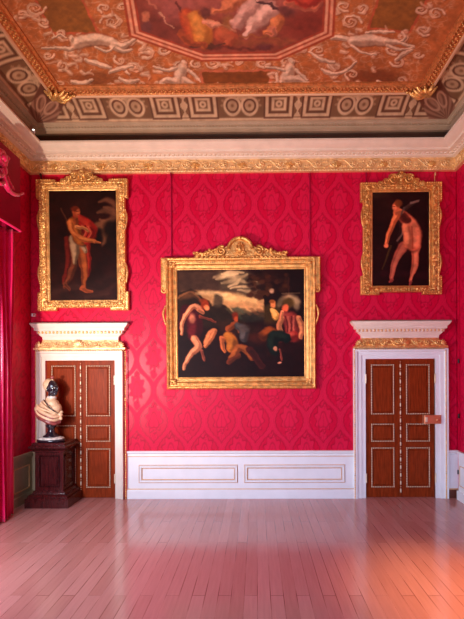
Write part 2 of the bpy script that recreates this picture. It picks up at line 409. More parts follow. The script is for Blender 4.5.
# ---- damask: ogee lattice
def damask(u, v):
    Px, Py = .548, 1.0
    ph = 2 * pi * v / Py; best = np.full(u.shape, 9.)
    uu = np.mod(u, Px)
    c = np.cos(ph); c = np.sign(c) * np.abs(c) ** .85
    for j in range(-3, 5):
        l = (j / 2 + .25) * Px + (1 if j % 2 == 0 else -1) * Px * .25 * c
        best = np.minimum(best, abs(uu - l))
    d = best / Px
    sr = .010 * np.sin(v * 95)
    band = 1 - sstep(.075, .085, d); line = np.exp(-((d - .094 - sr) / .015) ** 2) + .35 * np.exp(-((d - .035) / .008) ** 2)
    def motif(cx, cv, R, k):
        du = np.mod(u - cx * Px + Px / 2, Px) - Px / 2; dv = np.mod(v - cv * Py + Py / 2, Py) - Py / 2
        r = np.hypot(du, dv * .60); th = np.arctan2(dv * .60, du)
        rr = R * (1 + .16 * np.cos(k * th) + .22 * np.sin(th)); f = 1 - sstep(.92, 1.0, r / rr); ln = np.exp(-((r / rr - 1.02) / .06) ** 2)
        q = R * .58 * (1 + .22 * np.cos(3 * th + pi / 2)); f2 = np.exp(-((r / q - 1) / .11) ** 2); f3 = np.exp(-(du / .006) ** 2) * (r < R * .5)
        return f, ln + f2 * .8 + f3 * .5
    f1, l1 = motif(0, 0, .125, 9); f2, l2 = motif(.5, .5, .125, 9)
    f3, l3 = motif(0, .27, .05, 5); f4, l4 = motif(.5, .77, .05, 5); f5, l5 = motif(0, .74, .055, 5); f6, l6 = motif(.5, .24, .055, 5)
    inn = sstep(.10, .12, d)
    fill = np.clip(band + (f1 + f2 + f3 + f4 + f5 + f6) * inn, 0, 1)
    ol = np.clip(line + (l1 + l2 + (l3 + l4 + l5 + l6) * .8) * inn, 0, 1)
    return fill, ol
def damask_col(u, v, vmin):
    f, o = damask(u, v); k = (v > vmin)
    return np.stack([np.where(k, f, 0), np.where(k, o, 0) * .72, np.zeros_like(f)], -1)
def seg(vals, step):
    out = []
    for a, b in zip(vals[:-1], vals[1:]):
        n = max(1, int(round((b - a) / step))); out += [a + (b - a) * i / n for i in range(n)]
    return np.array(out + [vals[-1]])
ZD = .72                                            # top of the dado
u0 = ax(170.5)
xs = seg([X0 - .0, d1['ol'], d1['orr'], d2['ol'], d2['orr'], X1], .012)
zs = seg([0, ZD, d1['top'], max(d2['top'], d1['top'] + .01), 5.45, 5.9], .014)
XX, ZZ = np.meshgrid(xs, zs)
xc = (xs[:-1] + xs[1:]) / 2; zc = (zs[:-1] + zs[1:]) / 2; XC, ZC = np.meshgrid(xc, zc)
hole = ((XC > d1['ol']) & (XC < d1['orr']) & (ZC < d1['top'])) | ((XC > d2['ol']) & (XC < d2['orr']) & (ZC < d2['top']))
vph = 4.74
wall = grid('wall_back', np.stack([XX, np.full_like(XX, D), ZZ], -1), damask_col(XX - u0, ZZ - vph, -9), 'damask', keep=~hole); tag(wall, kind='structure')
sm = wall.modifiers.new('thick', 'SOLIDIFY'); sm.thickness = .12; sm.offset = -1
# side walls: left with two window openings
WIN = [(3.75, 5.55), (-.7, 1.1)]; WZ0, WZ1 = .8, 4.5
ys = seg([YF, WIN[1][0], WIN[1][1], 2.4, WIN[0][0], WIN[0][1], D], .03); zs2 = seg([0, WZ0, WZ1, 5.9], .03)
YY, Z2 = np.meshgrid(ys, zs2); yc = (ys[:-1] + ys[1:]) / 2; zc2 = (zs2[:-1] + zs2[1:]) / 2; YC, ZC2 = np.meshgrid(yc, zc2)
hole2 = np.zeros(YC.shape, bool)
for a, b in WIN: hole2 |= (YC > a) & (YC < b) & (ZC2 > WZ0) & (ZC2 < WZ1)
wl = grid('wall_left', np.stack([np.full_like(YY, X0), YY, Z2], -1), damask_col(YY, Z2 - vph, -9), 'damask', keep=~hole2); tag(wl, kind='structure')
sm = wl.modifiers.new('thick', 'SOLIDIFY'); sm.thickness = .3; sm.offset = -1
wr = grid('wall_right', np.stack([np.full_like(YY, X1), YY, Z2], -1), damask_col(YY, Z2 - vph, -9), 'damask'); tag(wr, kind='structure')
sm = wr.modifiers.new('thick', 'SOLIDIFY'); sm.thickness = .12; sm.offset = 1
mb = MB(); mb.box(X0 - .1, X1 + .1, YF - .12, YF, 0, 5.9); tag(mb.build('wall_front', mat('pale_bounce_wall', (.72, .70, .70), .6)), kind='structure')  # unseen wall, made pale to cut the red bounce

# ---- windows in the left wall
for i, (a, b) in enumerate(WIN):
    we = empty('window_%d' % (i + 1), (X0 - .15, (a + b) / 2, WZ0), kind='structure')
    h = (b - a) / 2; H = WZ1 - WZ0
    fm = MB()
    for y in (-h, h - .06): fm.box(-.04, .04, y, y + .06, 0, H)
    for z in (0, H - .06): fm.box(-.04, .04, -h, h, z, z + .06)
    fm.build('window_frame', 'white', we)
    g = MB()
    for k in range(1, 4): y = -h + 2 * h * k / 4; g.box(-.02, .02, y - .014, y + .014, .06, H - .06)
    for k in range(1, 7): z = H * k / 7; g.box(-.02, .02, -h + .06, h - .06, z - .014, z + .014)
    g.build('glazing_bars', 'white', we)
    g = MB(); g.box(-.004, .004, -h + .06, h - .06, .06, H - .06); g.build('pane', 'glass', we)

# ---- cornice round the room
PL, PR, PB = .33, .37, .34
def ring(o, z, sc=None):
    l, r, b = o, o, o
    return [(X0 + l, YF + o, z), (X1 - r, YF + o, z), (X1 - r, D - b, z), (X0 + l, D - b, z)]
cor = empty('trim_1', (0, 0, 0), kind='structure')
mb = MB(); mb.loops([ring(o, z) for o, z in [(-.02, 5.245), (.055, 5.245), (.06, 5.262), (.05, 5.275), (.035, 5.28), (.035, 5.455)]]); recalc(mb.build('frieze_band', 'gold_pale', cor))
mb = MB(); mb.loops([ring(o, z) for o, z in [(.035, 5.455), (.085, 5.462), (.10, 5.480), (.10, 5.490), (.20, 5.495), (.205, 5.525), (.22, 5.53), (.25, 5.538), (.29, 5.555), (.325, 5.575), (.345, 5.58), (.345, 5.605), (-.02, 5.605)]])
recalc(mb.build('cornice_moulding', 'pinkcream', cor))
# dentils below the corona
mb = MB(); n = int((X1 - X0) / .075)
for i in range(n):
    x = X0 + .14 + (X1 - X0 - .28) * i / (n - 1); mb.box(x - .02, x + .02, D - .135, D - .09, 5.475, 5.497)
n = int(4.5 / .075)
for i in range(n):
    y = D - .14 - i * .075
    mb.box(X0 + .09, X0 + .135, y - .02, y + .02, 5.475, 5.497); mb.box(X1 - .135, X1 - .09, y - .02, y + .02, 5.475, 5.497)
mb.build('dentil_row', 'pinkcream', cor)
mb = MB()
rinceau(mb, lambda u, v, o: (X0 + .04 + u, D - .035 - o, 5.285 + v), X1 - X0 - .08, .165, .30, .013)
rinceau(mb, lambda u, v, o: (X0 + .035 + o, D - .04 - u, 5.285 + v), 3.6, .165, .30, .013)
rinceau(mb, lambda u, v, o: (X1 - .035 - o, D - .04 - u, 5.285 + v), 3.6, .165, .30, .013)
for i in range(int((X1 - X0) / .045)): mb.ball((X0 + .06 + i * .045, D - .062, 5.262), .013, 6, 4)
mb.build('carved_scrollwork', 'gold_pale', cor, True)
mb = MB()
for i in range(9):
    x = X0 + .42 + i * (X1 - X0 - .84) / 8
    for a in range(5): leafm(mb, x, 5.30, D - .06, .10, .035, -pi / 2 + (a - 2) * .42 + 0, .014)
    mb.ball((x, D - .075, 5.31), .022, 8, 5)
mb.build('carved_mask', 'gold', cor, True)

# ---- ceiling: cove + flat
ceil = empty('ceiling', (0, 0, 0), kind='structure')
mb = MB(); mb.loops([ring(o, z) for o, z in [(.10, 5.55), (.10, 5.80), (.115, 5.82)]]); recalc(mb.build('cove_base', 'plaster', ceil))
mb = MB(); mb.loops([ring(o, z) for o, z in [(.115, 5.82), (.15, 5.825), (.155, 5.86), (.175, 5.87), (.185, 5.885), (.225, 5.90), (.235, 5.925), (.26, 5.935)]]); recalc(mb.build('cove_architrave', 'strip', ceil))
mb = MB()
n = int((X1 - X0 - .4) / .05)
for i in range(n): x = X0 + .2 + (X1 - X0 - .4) * (i + .5) / n; mb.box(x - .013, x + .013, D - .218, D - .19, 5.882, 5.902)
for i in range(80):
    y = D - .22 - i * .05; mb.box(X0 + .19, X0 + .218, y - .013, y + .013, 5.882, 5.902); mb.box(X1 - .218, X1 - .19, y - .013, y + .013, 5.882, 5.902)
mb.build('cove_dentils', 'strip', ceil)

OB, OT = .26, .74                                   # painted cove band: offsets from the walls
def cove_paint(a, b):
    """a metres along from the middle of the wall, b 0 (bottom) .. 1 (top)"""
    p = 1.714; base = np.array((122, 80, 52.)); lite = np.array((212, 168, 132.)); dk = np.array((88, 44, 28.))
    m = np.mod(a + p / 2, p) - p / 2                # 0 = shell; +-.57 key ; +-.857 urn
    sh = np.zeros(a.shape); dark = np.zeros(a.shape)
    ln = lambda v, c, wd: np.exp(-(((v - c) / wd) ** 4))
    sh = np.maximum(sh, ln(b, .04, .045)); sh = np.maximum(sh, ln(b, .97, .04) * .8)
    k = abs(abs(m) - .571) ; kk = np.maximum(k / .205, abs(b - .5) / .40)
    sh = np.maximum(sh, ln(kk, .88, .13)); sh = np.maximum(sh, ln(kk, .44, .11)); dark = np.maximum(dark, ln(kk, .66, .07)); dark = np.maximum(dark, ln(kk, 1.06, .06))
    r = np.hypot(k, (b - .5) * .45); sh = np.maximum(sh, ln(r, .035, .018)); 
    # double shell
    for s in (-1, 1):
        dx = (m - s * .13); dy = (b - .45) * .42; r = np.hypot(dx, dy); th = np.arctan2(dy, dx * s)
        sh = np.maximum(sh, ln(r, .115, .022)); sh = np.maximum(sh, ln(r, .05, .03) * .7)
        dark = np.maximum(dark, ln(r, .085, .014))
        sh = np.maximum(sh, sstep(.115, .12, r) * (1 - sstep(0, .02, r - (.15 + .02 * np.cos(13 * th)))) * (.30 + .18 * np.cos(13 * th)) * sstep(-.2, .5, np.sin(th) + .3))
    r = np.hypot(m, (b - .78) * .5); th = np.arctan2((b - .78), m); sh = np.maximum(sh, (r < .08 * (1 + .3 * np.cos(9 * th))) * .9)
    u = abs(abs(m) - .857); sh = np.maximum(sh, (u < .035 + .022 * np.sin(b * 17)) * (b > .1) * (b < .93) * .85)
    sh = np.maximum(sh, ln(u, .09, .012) * (b > .06) * .8)
    sh = np.clip(sh * (.72 + .5 * fbm(a * 22, b * 9)), 0, 1)
    c = base[None, None] * (1 - sh[..., None]) + lite[None, None] * sh[..., None]
    c = c * (1 - dark[..., None] * .75) + dk[None, None] * dark[..., None] * .75
    c = c * (.9 + .2 * fbm(a * 6, b * 3))[..., None]
    return linarr(c / 255)
def cove_grid(name, side, n, nb=34):
    t = np.linspace(0, 1, nb); o = OB + (OT - OB) * t; z = 5.935 + (HC - 5.935) * np.sin(t * pi / 2) ** .9
    if side == 'back':
        s = np.linspace(0, 1, n)[None]; l = X0 + o[:, None]; r = X1 - o[:, None]; X = l + (r - l) * s; Y = np.repeat((D - o)[:, None], n, 1); a = X - (X0 + X1) / 2
    else:
        s = np.linspace(0, 1, n)[None]; y0 = YF + o[:, None]; y1 = D - o[:, None]; Y = y1 + (y0 - y1) * s
        X = np.repeat(((X0 + o) if side == 'left' else (X1 - o))[:, None], n, 1); a = (D - 1.03) - Y
    Z = np.repeat(z[:, None], n, 1); B = np.repeat(t[:, None], n, 1)
    # corner shells: a fan in the last 0.3 m of each mitre
    C = cove_paint(a, B)
    e = (np.minimum(X - X0, X1 - X) if side == 'back' else D - Y)
    d = e - (OB + (OT - OB) * B)
    f = sstep(.30, .26, d)[..., None]
    cc = np.array(linarr(np.array((190, 135, 108.)) / 255)); dk = np.array(linarr(np.array((105, 55, 36.)) / 255))
    ang = np.arctan2(d + .02, B * .45 + .02); rr_ = np.hypot(d - .10, (B - .45) * .42); ray_ = np.maximum((.5 + .4 * np.cos(ang * 14 + rr_ * 18)) * (np.hypot(d, B * .45) < .30) * .6, np.exp(-((rr_ - .085) / .018) ** 4) * .9)
    C = C * (1 - f) + (dk + (cc - dk) * ray_[..., None]) * f
    return grid(name, np.stack([X, Y, Z], -1), C, 'fresco', ceil, smooth=True)
cove_grid('painted_cove', 'back', 620); cove_grid('painted_cove', 'left', 800); cove_grid('painted_cove', 'right', 800)
mb = MB(); o = .74; mb.loops([ring(o, HC), ring(o, HC + .05)]); mb.build('cove_top', 'plaster', ceil)

# gilt frame of the flat ceiling
cf = empty('trim_2', (0, 0, 0), kind='structure')
mb = MB(); mb.loops([ring(o, z) for o, z in [(.70, HC), (.70, HC - .055), (.715, HC - .07), (.735, HC - .07), (.745, HC - .055)]]); recalc(mb.build('outer_bead', mat('pink_gilding', (.78, .45, .27), .4, .2), cf))
mb = MB(); mb.loops([ring(o, z) for o, z in [(.745, HC - .055), (.76, HC - .035), (.83, HC - .035), (.845, HC - .055), (.862, HC - .055), (.872, HC - .03), (.90, HC - .02), (.90, HC)]]); recalc(mb.build('gilt_band', 'gold_red', cf))
mb = MB()
def along_frame(step, o, y0=3.2):
    out = []; L_ = X1 - X0 - 2 * o; n = int(L_ / step)
    for i in range(n): out.append((X0 + o + L_ * (i + .5) / n, D - o, 0))
    n = int((D - o - y0) / step)
    for i in range(n): out.append((X0 + o, D - o - step * (i + .5), 1)); out.append((X1 - o, D - o - step * (i + .5), 2))
    return out
for x, y, k in along_frame(.062, .795):
    mb.ball((x, y, HC - .042), .026, 8, 4, (1.0, 1.0, .6)); 
for x, y, k in along_frame(.045, .855): mb.ball((x, y, HC - .058), .013, 6, 4)
mb.build('guilloche_carving', 'gold_red', cf, True)
mb = MB()
for x, y, k in along_frame(.062, .822): mb.ball((x, y, HC - .04), .012, 6, 4)
for x, y, k in along_frame(.062, .768): mb.ball((x, y, HC - .04), .012, 6, 4)
mb.build('gilt_beading', 'gold', cf, True)
# acanthus at the two far corners
for sx, cxx in ((1, X0 + .80), (-1, X1 - .80)):
    mb = MB(); cy = D - .80
    for a in range(7):
        an = radians(-35 + a * 27); l = .20 + .05 * (a % 2)
        mb.tube(crom([(cxx - sx * .06, cy + .05, HC - .07), (cxx + sx * (.0 + l * .5 * cos(an)), cy - l * .45 * sin(an) + .03, HC - .12), (cxx + sx * l * cos(an), cy - l * .55 * sin(an), HC - .07)], 4), [.03, .036, .036, .034, .032, .028, .022, .016, .01][:9], 6)
    mb.ball((cxx, cy, HC - .10), .07, 10, 6, (1.3, 1, .6)); mb.ball((cxx - sx * .06, cy + .05, HC - .08), .05, 9, 5)
    for k in range(5): mb.ball((cxx + sx * (.1 + .04 * k), cy + .02, HC - .10 + .006 * k), .022, 7, 4)
    mb.build('corner_acanthus', 'gold', cf, True)

# flat painted ceiling
xs = np.linspace(X0 + .9, X1 - .9, 560)
ysf = np.concatenate([np.linspace(D - .9, 4.3, 190), np.linspace(4.3, YF + .9, 150)[1:]])
XX, YY = np.meshgrid(xs, ysf)
pts3 = np.stack([XX.ravel(), np.maximum(YY.ravel(), .8), np.full(XX.size, HC)], -1)
u, v = project(pts3)
# beyond the part overhead the pattern is continued in the plane
near = YY.ravel() < 4.3
vv = np.where(near, 8 - (4.3 - YY.ravel()) * 90, v); uc = np.where(near, 256.5 + XX.ravel() * 98, u)
P = Paint(uc.reshape(XX.shape), vv.reshape(XX.shape), (178, 98, 50)); P.warp(1.5, 5)
P.mottle(.10, 14, 2)
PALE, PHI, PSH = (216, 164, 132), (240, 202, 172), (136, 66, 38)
# plain orange border inside the gilt frame is the base; ornament field noise
fld = (P.x > 0) & (P.y < 91)
n1 = fbm(P.x / 9 + 3, P.y / 6 + 8, 2); n2 = fbm(P.x / 8 + 40, P.y / 5 + 21, 2)
ridge = np.exp(-((n1 - .5) / .035) ** 2) * .55 + np.exp(-((n2 - .52) / .03) ** 2) * .45
edge = np.minimum(sstep(0, 8, P.x - (55 - (94 - P.y) * .60) ), sstep(0, 8, (414 + (94 - P.y) * .50) - P.x))
ridge = np.clip(ridge * 1.25, 0, 1) * edge
P.c = P.c * (1 - ridge[:, None] * .7) + np.array(PALE) / 255. * ridge[:, None] * .7
# ochre side panels
for pl, ln in (([(33, -6), (52, 33), (99, 33.5), (79, -6)], 1), ([(380, -6), (368, 28.5), (410, 32), (430, -6)], 1)):
    P.poly([(p[0], p[1]) for p in pl], (140, 84, 34), 1.0)
    for a, b in zip(pl[:-1], pl[1:]): P.stroke([a, b], 1.1, (190, 84, 52), .4, .9, sm=False)
# lower cartouche
P.poly([(199, 70), (274, 69.5), (272, 84.5), (201, 85)], (196, 104, 70), .6); P.poly([(202, 72), (271, 71.5), (269, 83), (204, 83.5)], (128, 68, 28), .5)
P.blob(94, 79, 22, 8, (134, 72, 36), 0, .5, .85); P.blob(374, 77, 26, 8, (120, 58, 28), 0, .5, .85)
# scrolls
sp = [(35, 8, 11, 1.5, 0, 1), (22, 14, 7, 1.2, 2, -1), (44, 22, 7, 1.4, 1, 1), (60, 33, 7, 1.3, 3, -1), (48, 55, 6, 1.3, 0, 1), (62, 66, 7, 1.3, 2, -1), (60, 84, 7, 1.3, 1, 1), (76, 58, 6, 1.3, 1, -1),
      (112, 22, 12, 1.6, pi, 1), (122, 7, 8, 1.3, 1, -1), (104, 8, 7, 1.3, 2, 1), (128, 42, 6, 1.2, 0, 1), (146, 52, 9, 1.4, 2, -1), (163, 50, 7, 1.3, 0, 1), (134, 68, 10, 1.5, 2, 1), (120, 60, 7, 1.2, 4, -1), (141, 84, 7, 1.2, 4, -1), (112, 86, 6, 1.2, 1, 1),
      (180, 64, 7, 1.2, 1, 1), (196, 64, 6, 1.2, 4, -1), (214, 63, 8, 1.3, pi, -1), (238, 62, 6, 1.2, pi, 1), (262, 63, 8, 1.3, 0, 1), (286, 62, 7, 1.2, 0, -1), (192, 84, 6, 1.2, 2, 1), (280, 84, 6, 1.2, 2, -1), (238, 88, 5, 1, 0, 1),
      (351, 22, 11, 1.6, 0, -1), (344, 6, 8, 1.3, 1, 1), (362, 8, 7, 1.3, 2, -1), (318, 50, 9, 1.4, 1, 1), (302, 48, 7, 1.2, 3, -1), (402, 37, 7, 1.4, 2, -1), (424, 30, 8, 1.3, 1, 1), (436, 14, 9, 1.4, 0, -1), (420, 10, 7, 1.3, 0, 1), (392, 50, 7, 1.3, 1, 1),
      (398, 62, 8, 1.3, 3, -1), (352, 74, 8, 1.3, 2, 1), (334, 66, 7, 1.2, 4, -1), (338, 84, 7, 1.2, 1, 1), (402, 80, 7, 1.2, 2, -1), (388, 88, 6, 1.2, 0, 1), (418, 55, 6, 1.2, 0, 1)]
for k, (cx, cy, r, t, a, d) in enumerate(sp):
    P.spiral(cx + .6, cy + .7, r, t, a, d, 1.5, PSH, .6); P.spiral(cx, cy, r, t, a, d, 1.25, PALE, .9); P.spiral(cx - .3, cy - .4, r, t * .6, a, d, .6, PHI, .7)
rs = random.Random(5)
for k in range(150):
    cx = rs.uniform(10, 455); cy = rs.uniform(-4, 90)
    if 45 < cy and False: pass
    le = 58 - (94 - cy) * .60; ri = 412 + (94 - cy) * .50
    if cx < le + 4 or cx > ri - 4: continue
    if 124 < cx < 330 and cy < 60 and abs(cx - 230) < 112 - max(0, cy - 30) * 2.4: continue
    if (34 < cx < 98 and cy < 32) or (368 < cx < 428 and cy < 30) or (199 < cx < 274 and 69 < cy < 85): continue
    a = rs.uniform(0, 6.28); l = rs.uniform(4, 9); b = rs.uniform(-1.6, 1.6); q = [(cx, cy), (cx + l * cos(a), cy + l * .6 * sin(a)), (cx + l * 1.5 * cos(a + b), cy + l * .9 * sin(a + b))]
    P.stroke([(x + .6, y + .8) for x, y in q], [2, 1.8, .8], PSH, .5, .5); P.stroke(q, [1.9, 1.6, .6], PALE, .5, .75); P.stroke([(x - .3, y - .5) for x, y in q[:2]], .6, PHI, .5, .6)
# reclining figures
def fig(strokes, dx=0, mir=None):
    f = (lambda p: (2 * mir - p[0], p[1])) if mir else (lambda p: p)
    for pts, r in strokes: P.limb([f(p) for p in pts], [q * 1.15 for q in r], PSH, None, None)
    for pts, r in strokes: P.limb([f(p) for p in pts], r, PALE, PHI, None, (-.2, -.35))
fig([([(42, 48), (54, 48), (66, 49), (74, 47)], [1.2, 1.5, 1.8, 2.6]), ([(76, 43), (88, 40), (104, 39.5), (116, 44)], [6, 6, 5, 3.5]), ([(114, 44), (124, 46), (131, 41), (136, 38)], [3.4, 2.8, 2, 1.2]),
     ([(112, 47), (122, 51), (131, 49)], [3, 2, 1.2]), ([(96, 47), (106, 51), (114, 47)], [1.6, 1.4, 1.2]), ([(66, 38), (60, 35), (52, 39)], [1.5, 1.3, 1.2]), ([(71, 39), (71.5, 38)], [3, 3])])
fig([([(332, 38), (340, 38), (348, 39)], [2, 3, 2.6]), ([(352, 41), (364, 40), (374, 40), (386, 41)], [4.5, 5.6, 5.2, 4]), ([(386, 41), (400, 43), (414, 47)], [3, 2, 1.4]), ([(366, 33), (380, 32), (394, 32)], [1.6, 1.4, 1.2]),
     ([(388, 45), (400, 50), (412, 48)], [2, 1.5, 1.2]), ([(352, 46), (362, 52), (376, 55)], [1.6, 1.3, 1]), ([(402, 32), (405, 37), (401, 41)], [1.5, 1.5, 1.2])])
fig([([(184, 63), (183, 62)], [3.2, 3]), ([(182, 68), (180, 74), (178, 80)], [5, 6, 5]), ([(176, 68), (168, 70), (158, 68), (154, 66)], [2.2, 1.8, 1.3, 1.2]), ([(176, 82), (166, 80), (162, 84), (174, 90)], [3.2, 2.8, 2.4, 2]),
     ([(184, 80), (192, 84), (197, 90)], [3.4, 2.6, 1.6]), ([(188, 70), (196, 76), (200, 82)], [2, 1.6, 1.1]), ([(170, 86), (160, 88)], [2, 1.4])])
fig([([(292, 62), (291, 61)], [3, 3]), ([(290, 68), (288, 74), (284, 79)], [5, 5.5, 4.6]), ([(284, 70), (274, 68), (266, 67)], [2, 1.5, 1.1]), ([(286, 80), (298, 78), (306, 82), (316, 89)], [3.4, 3.2, 2.4, 1.6]),
     ([(282, 82), (274, 86), (268, 88)], [3, 2.2, 1.6]), ([(296, 70), (302, 76), (308, 80)], [2, 1.5, 1.2]), ([(276, 74), (278, 82)], [1.6, 1.6])])
fig([([(86, 60), (98, 64), (110, 68)], [2, 2.6, 2]), ([(110, 72), (120, 68), (132, 66)], [1.6, 2.2, 1.6]), ([(72, 82), (82, 84), (92, 80)], [2.2, 2.8, 1.6]), ([(120, 78), (128, 82), (138, 80)], [1.5, 2.2, 1.5])])
fig([([(310, 52), (322, 60), (334, 62)], [1.6, 2.2, 1.6]), ([(322, 70), (334, 74), (346, 70), (356, 62)], [1.6, 2, 1.8, 1.2]), ([(378, 82), (388, 86), (398, 84)], [1.8, 2.4, 1.6]), ([(396, 60), (404, 54), (412, 50)], [1.6, 2.2, 1.4])])
# octagonal central picture: moulded border then the picture itself
P.c *= (1 + ((fbm(P.x0 / 2.6, P.y0 / 1.8 + 5) - .5) * .16))[:, None]; P.unwarp()
octo = [(124, -40), (136, 33), (203, 56.5), (276, 55.5), (327, 33), (331, -40)]
def inset(pts, k): return [(p[0] + (230 - p[0]) * k, p[1] + (-12 - p[1]) * k) for p in pts]
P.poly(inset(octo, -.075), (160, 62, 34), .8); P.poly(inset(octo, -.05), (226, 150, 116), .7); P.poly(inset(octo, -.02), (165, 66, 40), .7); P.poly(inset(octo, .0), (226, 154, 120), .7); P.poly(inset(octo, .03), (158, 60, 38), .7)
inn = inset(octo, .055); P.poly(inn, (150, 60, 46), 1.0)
keepc = P.c.copy(); P.warp(4, 7)
P.poly([(150, 6), (150, -40), (330, -40), (330, 10), (240, 16)], (176, 84, 78), 8, .8)
P.blob(160, 26, 26, 14, (118, 44, 38), 15, .6, .8); P.blob(176, 10, 18, 12, (170, 82, 80), 0, .6, .8); P.blob(310, 22, 26, 14, (132, 34, 24), -20, .6, .8)
P.stroke([(160, 14), (172, 28)], 1, (206, 150, 120), .4, .8); P.stroke([(176, 2), (182, 16)], .9, (92, 32, 30), .4, .8); P.stroke([(148, 0), (155, 8)], 1.2, (206, 120, 96), .4, .7)
P.blob(145, 17, 4, 5, (198, 108, 76), 0, .4); P.blob(147, 27, 5, 7, (110, 52, 54), 0, .4)
P.limb([(186, 16), (192, 26), (192, 38)], [7, 10, 7], (206, 60, 28), (224, 92, 40), (120, 40, 30)); P.limb([(196, 20), (202, 30), (204, 42)], [8, 11, 7], (226, 122, 34), (240, 156, 60), (140, 50, 30))
P.blob(206, 14, 5, 4.5, (110, 50, 48), 0, .4); P.blob(214, 12, 4, 4, (198, 110, 80), 0, .4); P.limb([(206, 22), (216, 25), (228, 28), (236, 32)], [3, 2.4, 2, 1.4], (222, 128, 94), (238, 160, 128))
P.limb([(222, 34), (232, 40), (226, 46)], [7, 6, 4], (198, 76, 44), (214, 96, 58)); P.blob(228, 22, 6, 8, (170, 104, 52), 0, .5, .8)
P.limb([(214, 12), (228, 6), (244, -2), (252, -12)], [3, 5, 7, 7], (224, 106, 62), (238, 136, 88)); P.limb([(238, 24), (246, 12), (258, 2), (266, -10)], [6, 8, 9, 9], (214, 150, 140), (234, 186, 176), (140, 66, 60))
P.limb([(248, 34), (256, 22), (270, 10)], [4, 7, 8], (222, 162, 150), (240, 200, 188), (140, 66, 60)); P.limb([(256, 2), (268, 4), (278, 8)], [1.4, 1.6, 1.2], (96, 52, 60)); P.limb([(278, 20), (274, 28), (266, 33)], [6, 5, 3], (224, 110, 56), (236, 140, 80))
P.limb([(272, 30), (274, 33), (268, 36)], [3, 2.6, 1.6], (224, 120, 90)); P.limb([(286, 2), (300, 6), (314, 8), (322, 2)], [3, 3, 2.6, 2.2], (222, 104, 76)); P.limb([(290, -6), (304, 2), (322, -6)], [6, 5, 6], (206, 38, 28), (226, 60, 40))
P.blob(286, 12, 8, 5, (92, 40, 44), 20, .5, .7); P.stroke([(206, 47), (236, 49), (270, 48)], 1.8, (104, 36, 30), .5, .8); P.blob(264, 46, 7, 3.5, (106, 42, 52), 0, .5, .9)
P.stroke([(190, 48), (212, 46), (226, 44)], 1.4, (86, 44, 34), .5, .8); P.stroke([(240, 36), (262, 37), (280, 38)], 1.3, (160, 86, 40), .5, .8); P.poly([(236, 40), (290, 40), (300, 44), (236, 46)], (158, 84, 40), 2, .5)
P.limb([(180, 34), (190, 42), (206, 46)], [4, 4, 2], (188, 74, 36))
P.unwarp(); P.c = P.c * .93 + np.array((150, 72, 55)) / 255. * .07 ; P.c = P.c * .76 + P.c.mean(1, keepdims=True) * np.array((1.2, .82, .62)) * .28
# clip the picture to its octagon and add soft brush variation
msk = Paint(P.x0.reshape(P.sh), P.y0.reshape(P.sh), (0, 0, 0)); msk.poly(inn, (255, 255, 255), .6); mk = msk.c[:, :1]
P.c = keepc * (1 - mk) + P.c * mk
P.c *= (1 + ((fbm(P.x / 5, P.y / 4 + 5) - .5) * .34))[:, None]
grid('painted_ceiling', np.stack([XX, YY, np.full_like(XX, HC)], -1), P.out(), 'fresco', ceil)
# closed roof above
mb = MB(); mb.box(X0 - .1, X1 + .1, YF - .1, D + .1, HC + .05, HC + .15); mb.build('roof_slab', 'plaster', ceil)

# ---- dado (wainscot) and baseboards
def panel_ring(mb, x0, x1, z0, z1, yf, wd=.022, th=.014):
    prof = [(0, 0), (.2, 1), (.55, .55), (.8, .9), (1, 0)]
    mb.loops([[(x0 + t * wd, yf - h * th, z0 + t * wd), (x1 - t * wd, yf - h * th, z0 + t * wd), (x1 - t * wd, yf - h * th, z1 - t * wd), (x0 + t * wd, yf - h * th, z1 - t * wd)] for t, h in prof])
def rail(mb, x0, x1, prof):                          # straight moulding along X, profile (out, z)
    n = len(prof); mb.add([(x, D - o, z) for x in (x0, x1) for o, z in prof], [(i, i + 1, n + i + 1, n + i) for i in range(n - 1)] + [tuple(range(n)), tuple(reversed(range(n, 2 * n)))])
zt = (az(451.2, px=140) + az(449.8, px=350)) / 2
RAIL = [(0, zt - .085), (.025, zt - .085), (.028, zt - .07), (.022, zt - .055), (.03, zt - .05), (.05, zt - .03), (.055, zt - .012), (.055, zt), (0, zt)]
w1 = empty('trim_3', (0, 0, 0), kind='structure'); xl, xr = d1['cr'], d2['cl']
mb = MB(); mb.box(xl, xr, D - .022, D + .01, .12, zt - .05); mb.build('dado_board', 'white', w1)
mb = MB(); rail(mb, xl, xr, RAIL); recalc(mb.build('chair_rail', 'white', w1))
mb = MB(); mb.box(xl, xr, D - .032, D - .02, zt - .094, zt - .086); mb.build('gilt_fillet', 'giltline', w1)
for a, b in ((139.5, 237.5), (244.5, 344.3)):
    x0, x1 = ax(a, py=470), ax(b, py=470); z0, z1 = .255, .535
    mb = MB(); panel_ring(mb, x0, x1, z0, z1, D - .022, .045, .02); recalc(mb.build('panel_moulding', 'white', w1))
    mb = MB(); panel_ring(mb, x0 + .043, x1 - .043, z0 + .043, z1 - .043, D - .022, .013, .012); panel_ring(mb, x0 - .006, x1 + .006, z0 - .006, z1 + .006, D - .022, .009, .010); recalc(mb.build('gilt_line', 'giltline', w1))
bb = MB(); rail(bb, xl, xr, [(0, 0), (.05, 0), (.05, .125), (.042, .14), (.03, .147), (0, .147)]); o = recalc(bb.build('baseboard_back', 'white')); tag(o, kind='structure')
mb = MB(); mb.box(xl, xr, D - .036, D - .028, .147, .158); mb.build('gilt_fillet', 'giltline', o)
w2 = empty('trim_4', (0, 0, 0), kind='structure')
mb = MB(); mb.box(d2['cr'], X1, D - .022, D + .01, .14, zt - .05); mb.build('dado_board', 'white', w2)
mb = MB(); rail(mb, d2['cr'], X1, RAIL); recalc(mb.build('chair_rail', 'white', w2))
mb = MB(); mb.box(d2['cr'], X1, D - .034, D - .02, .135, .155); mb.build('gilt_fillet', 'giltline', w2)
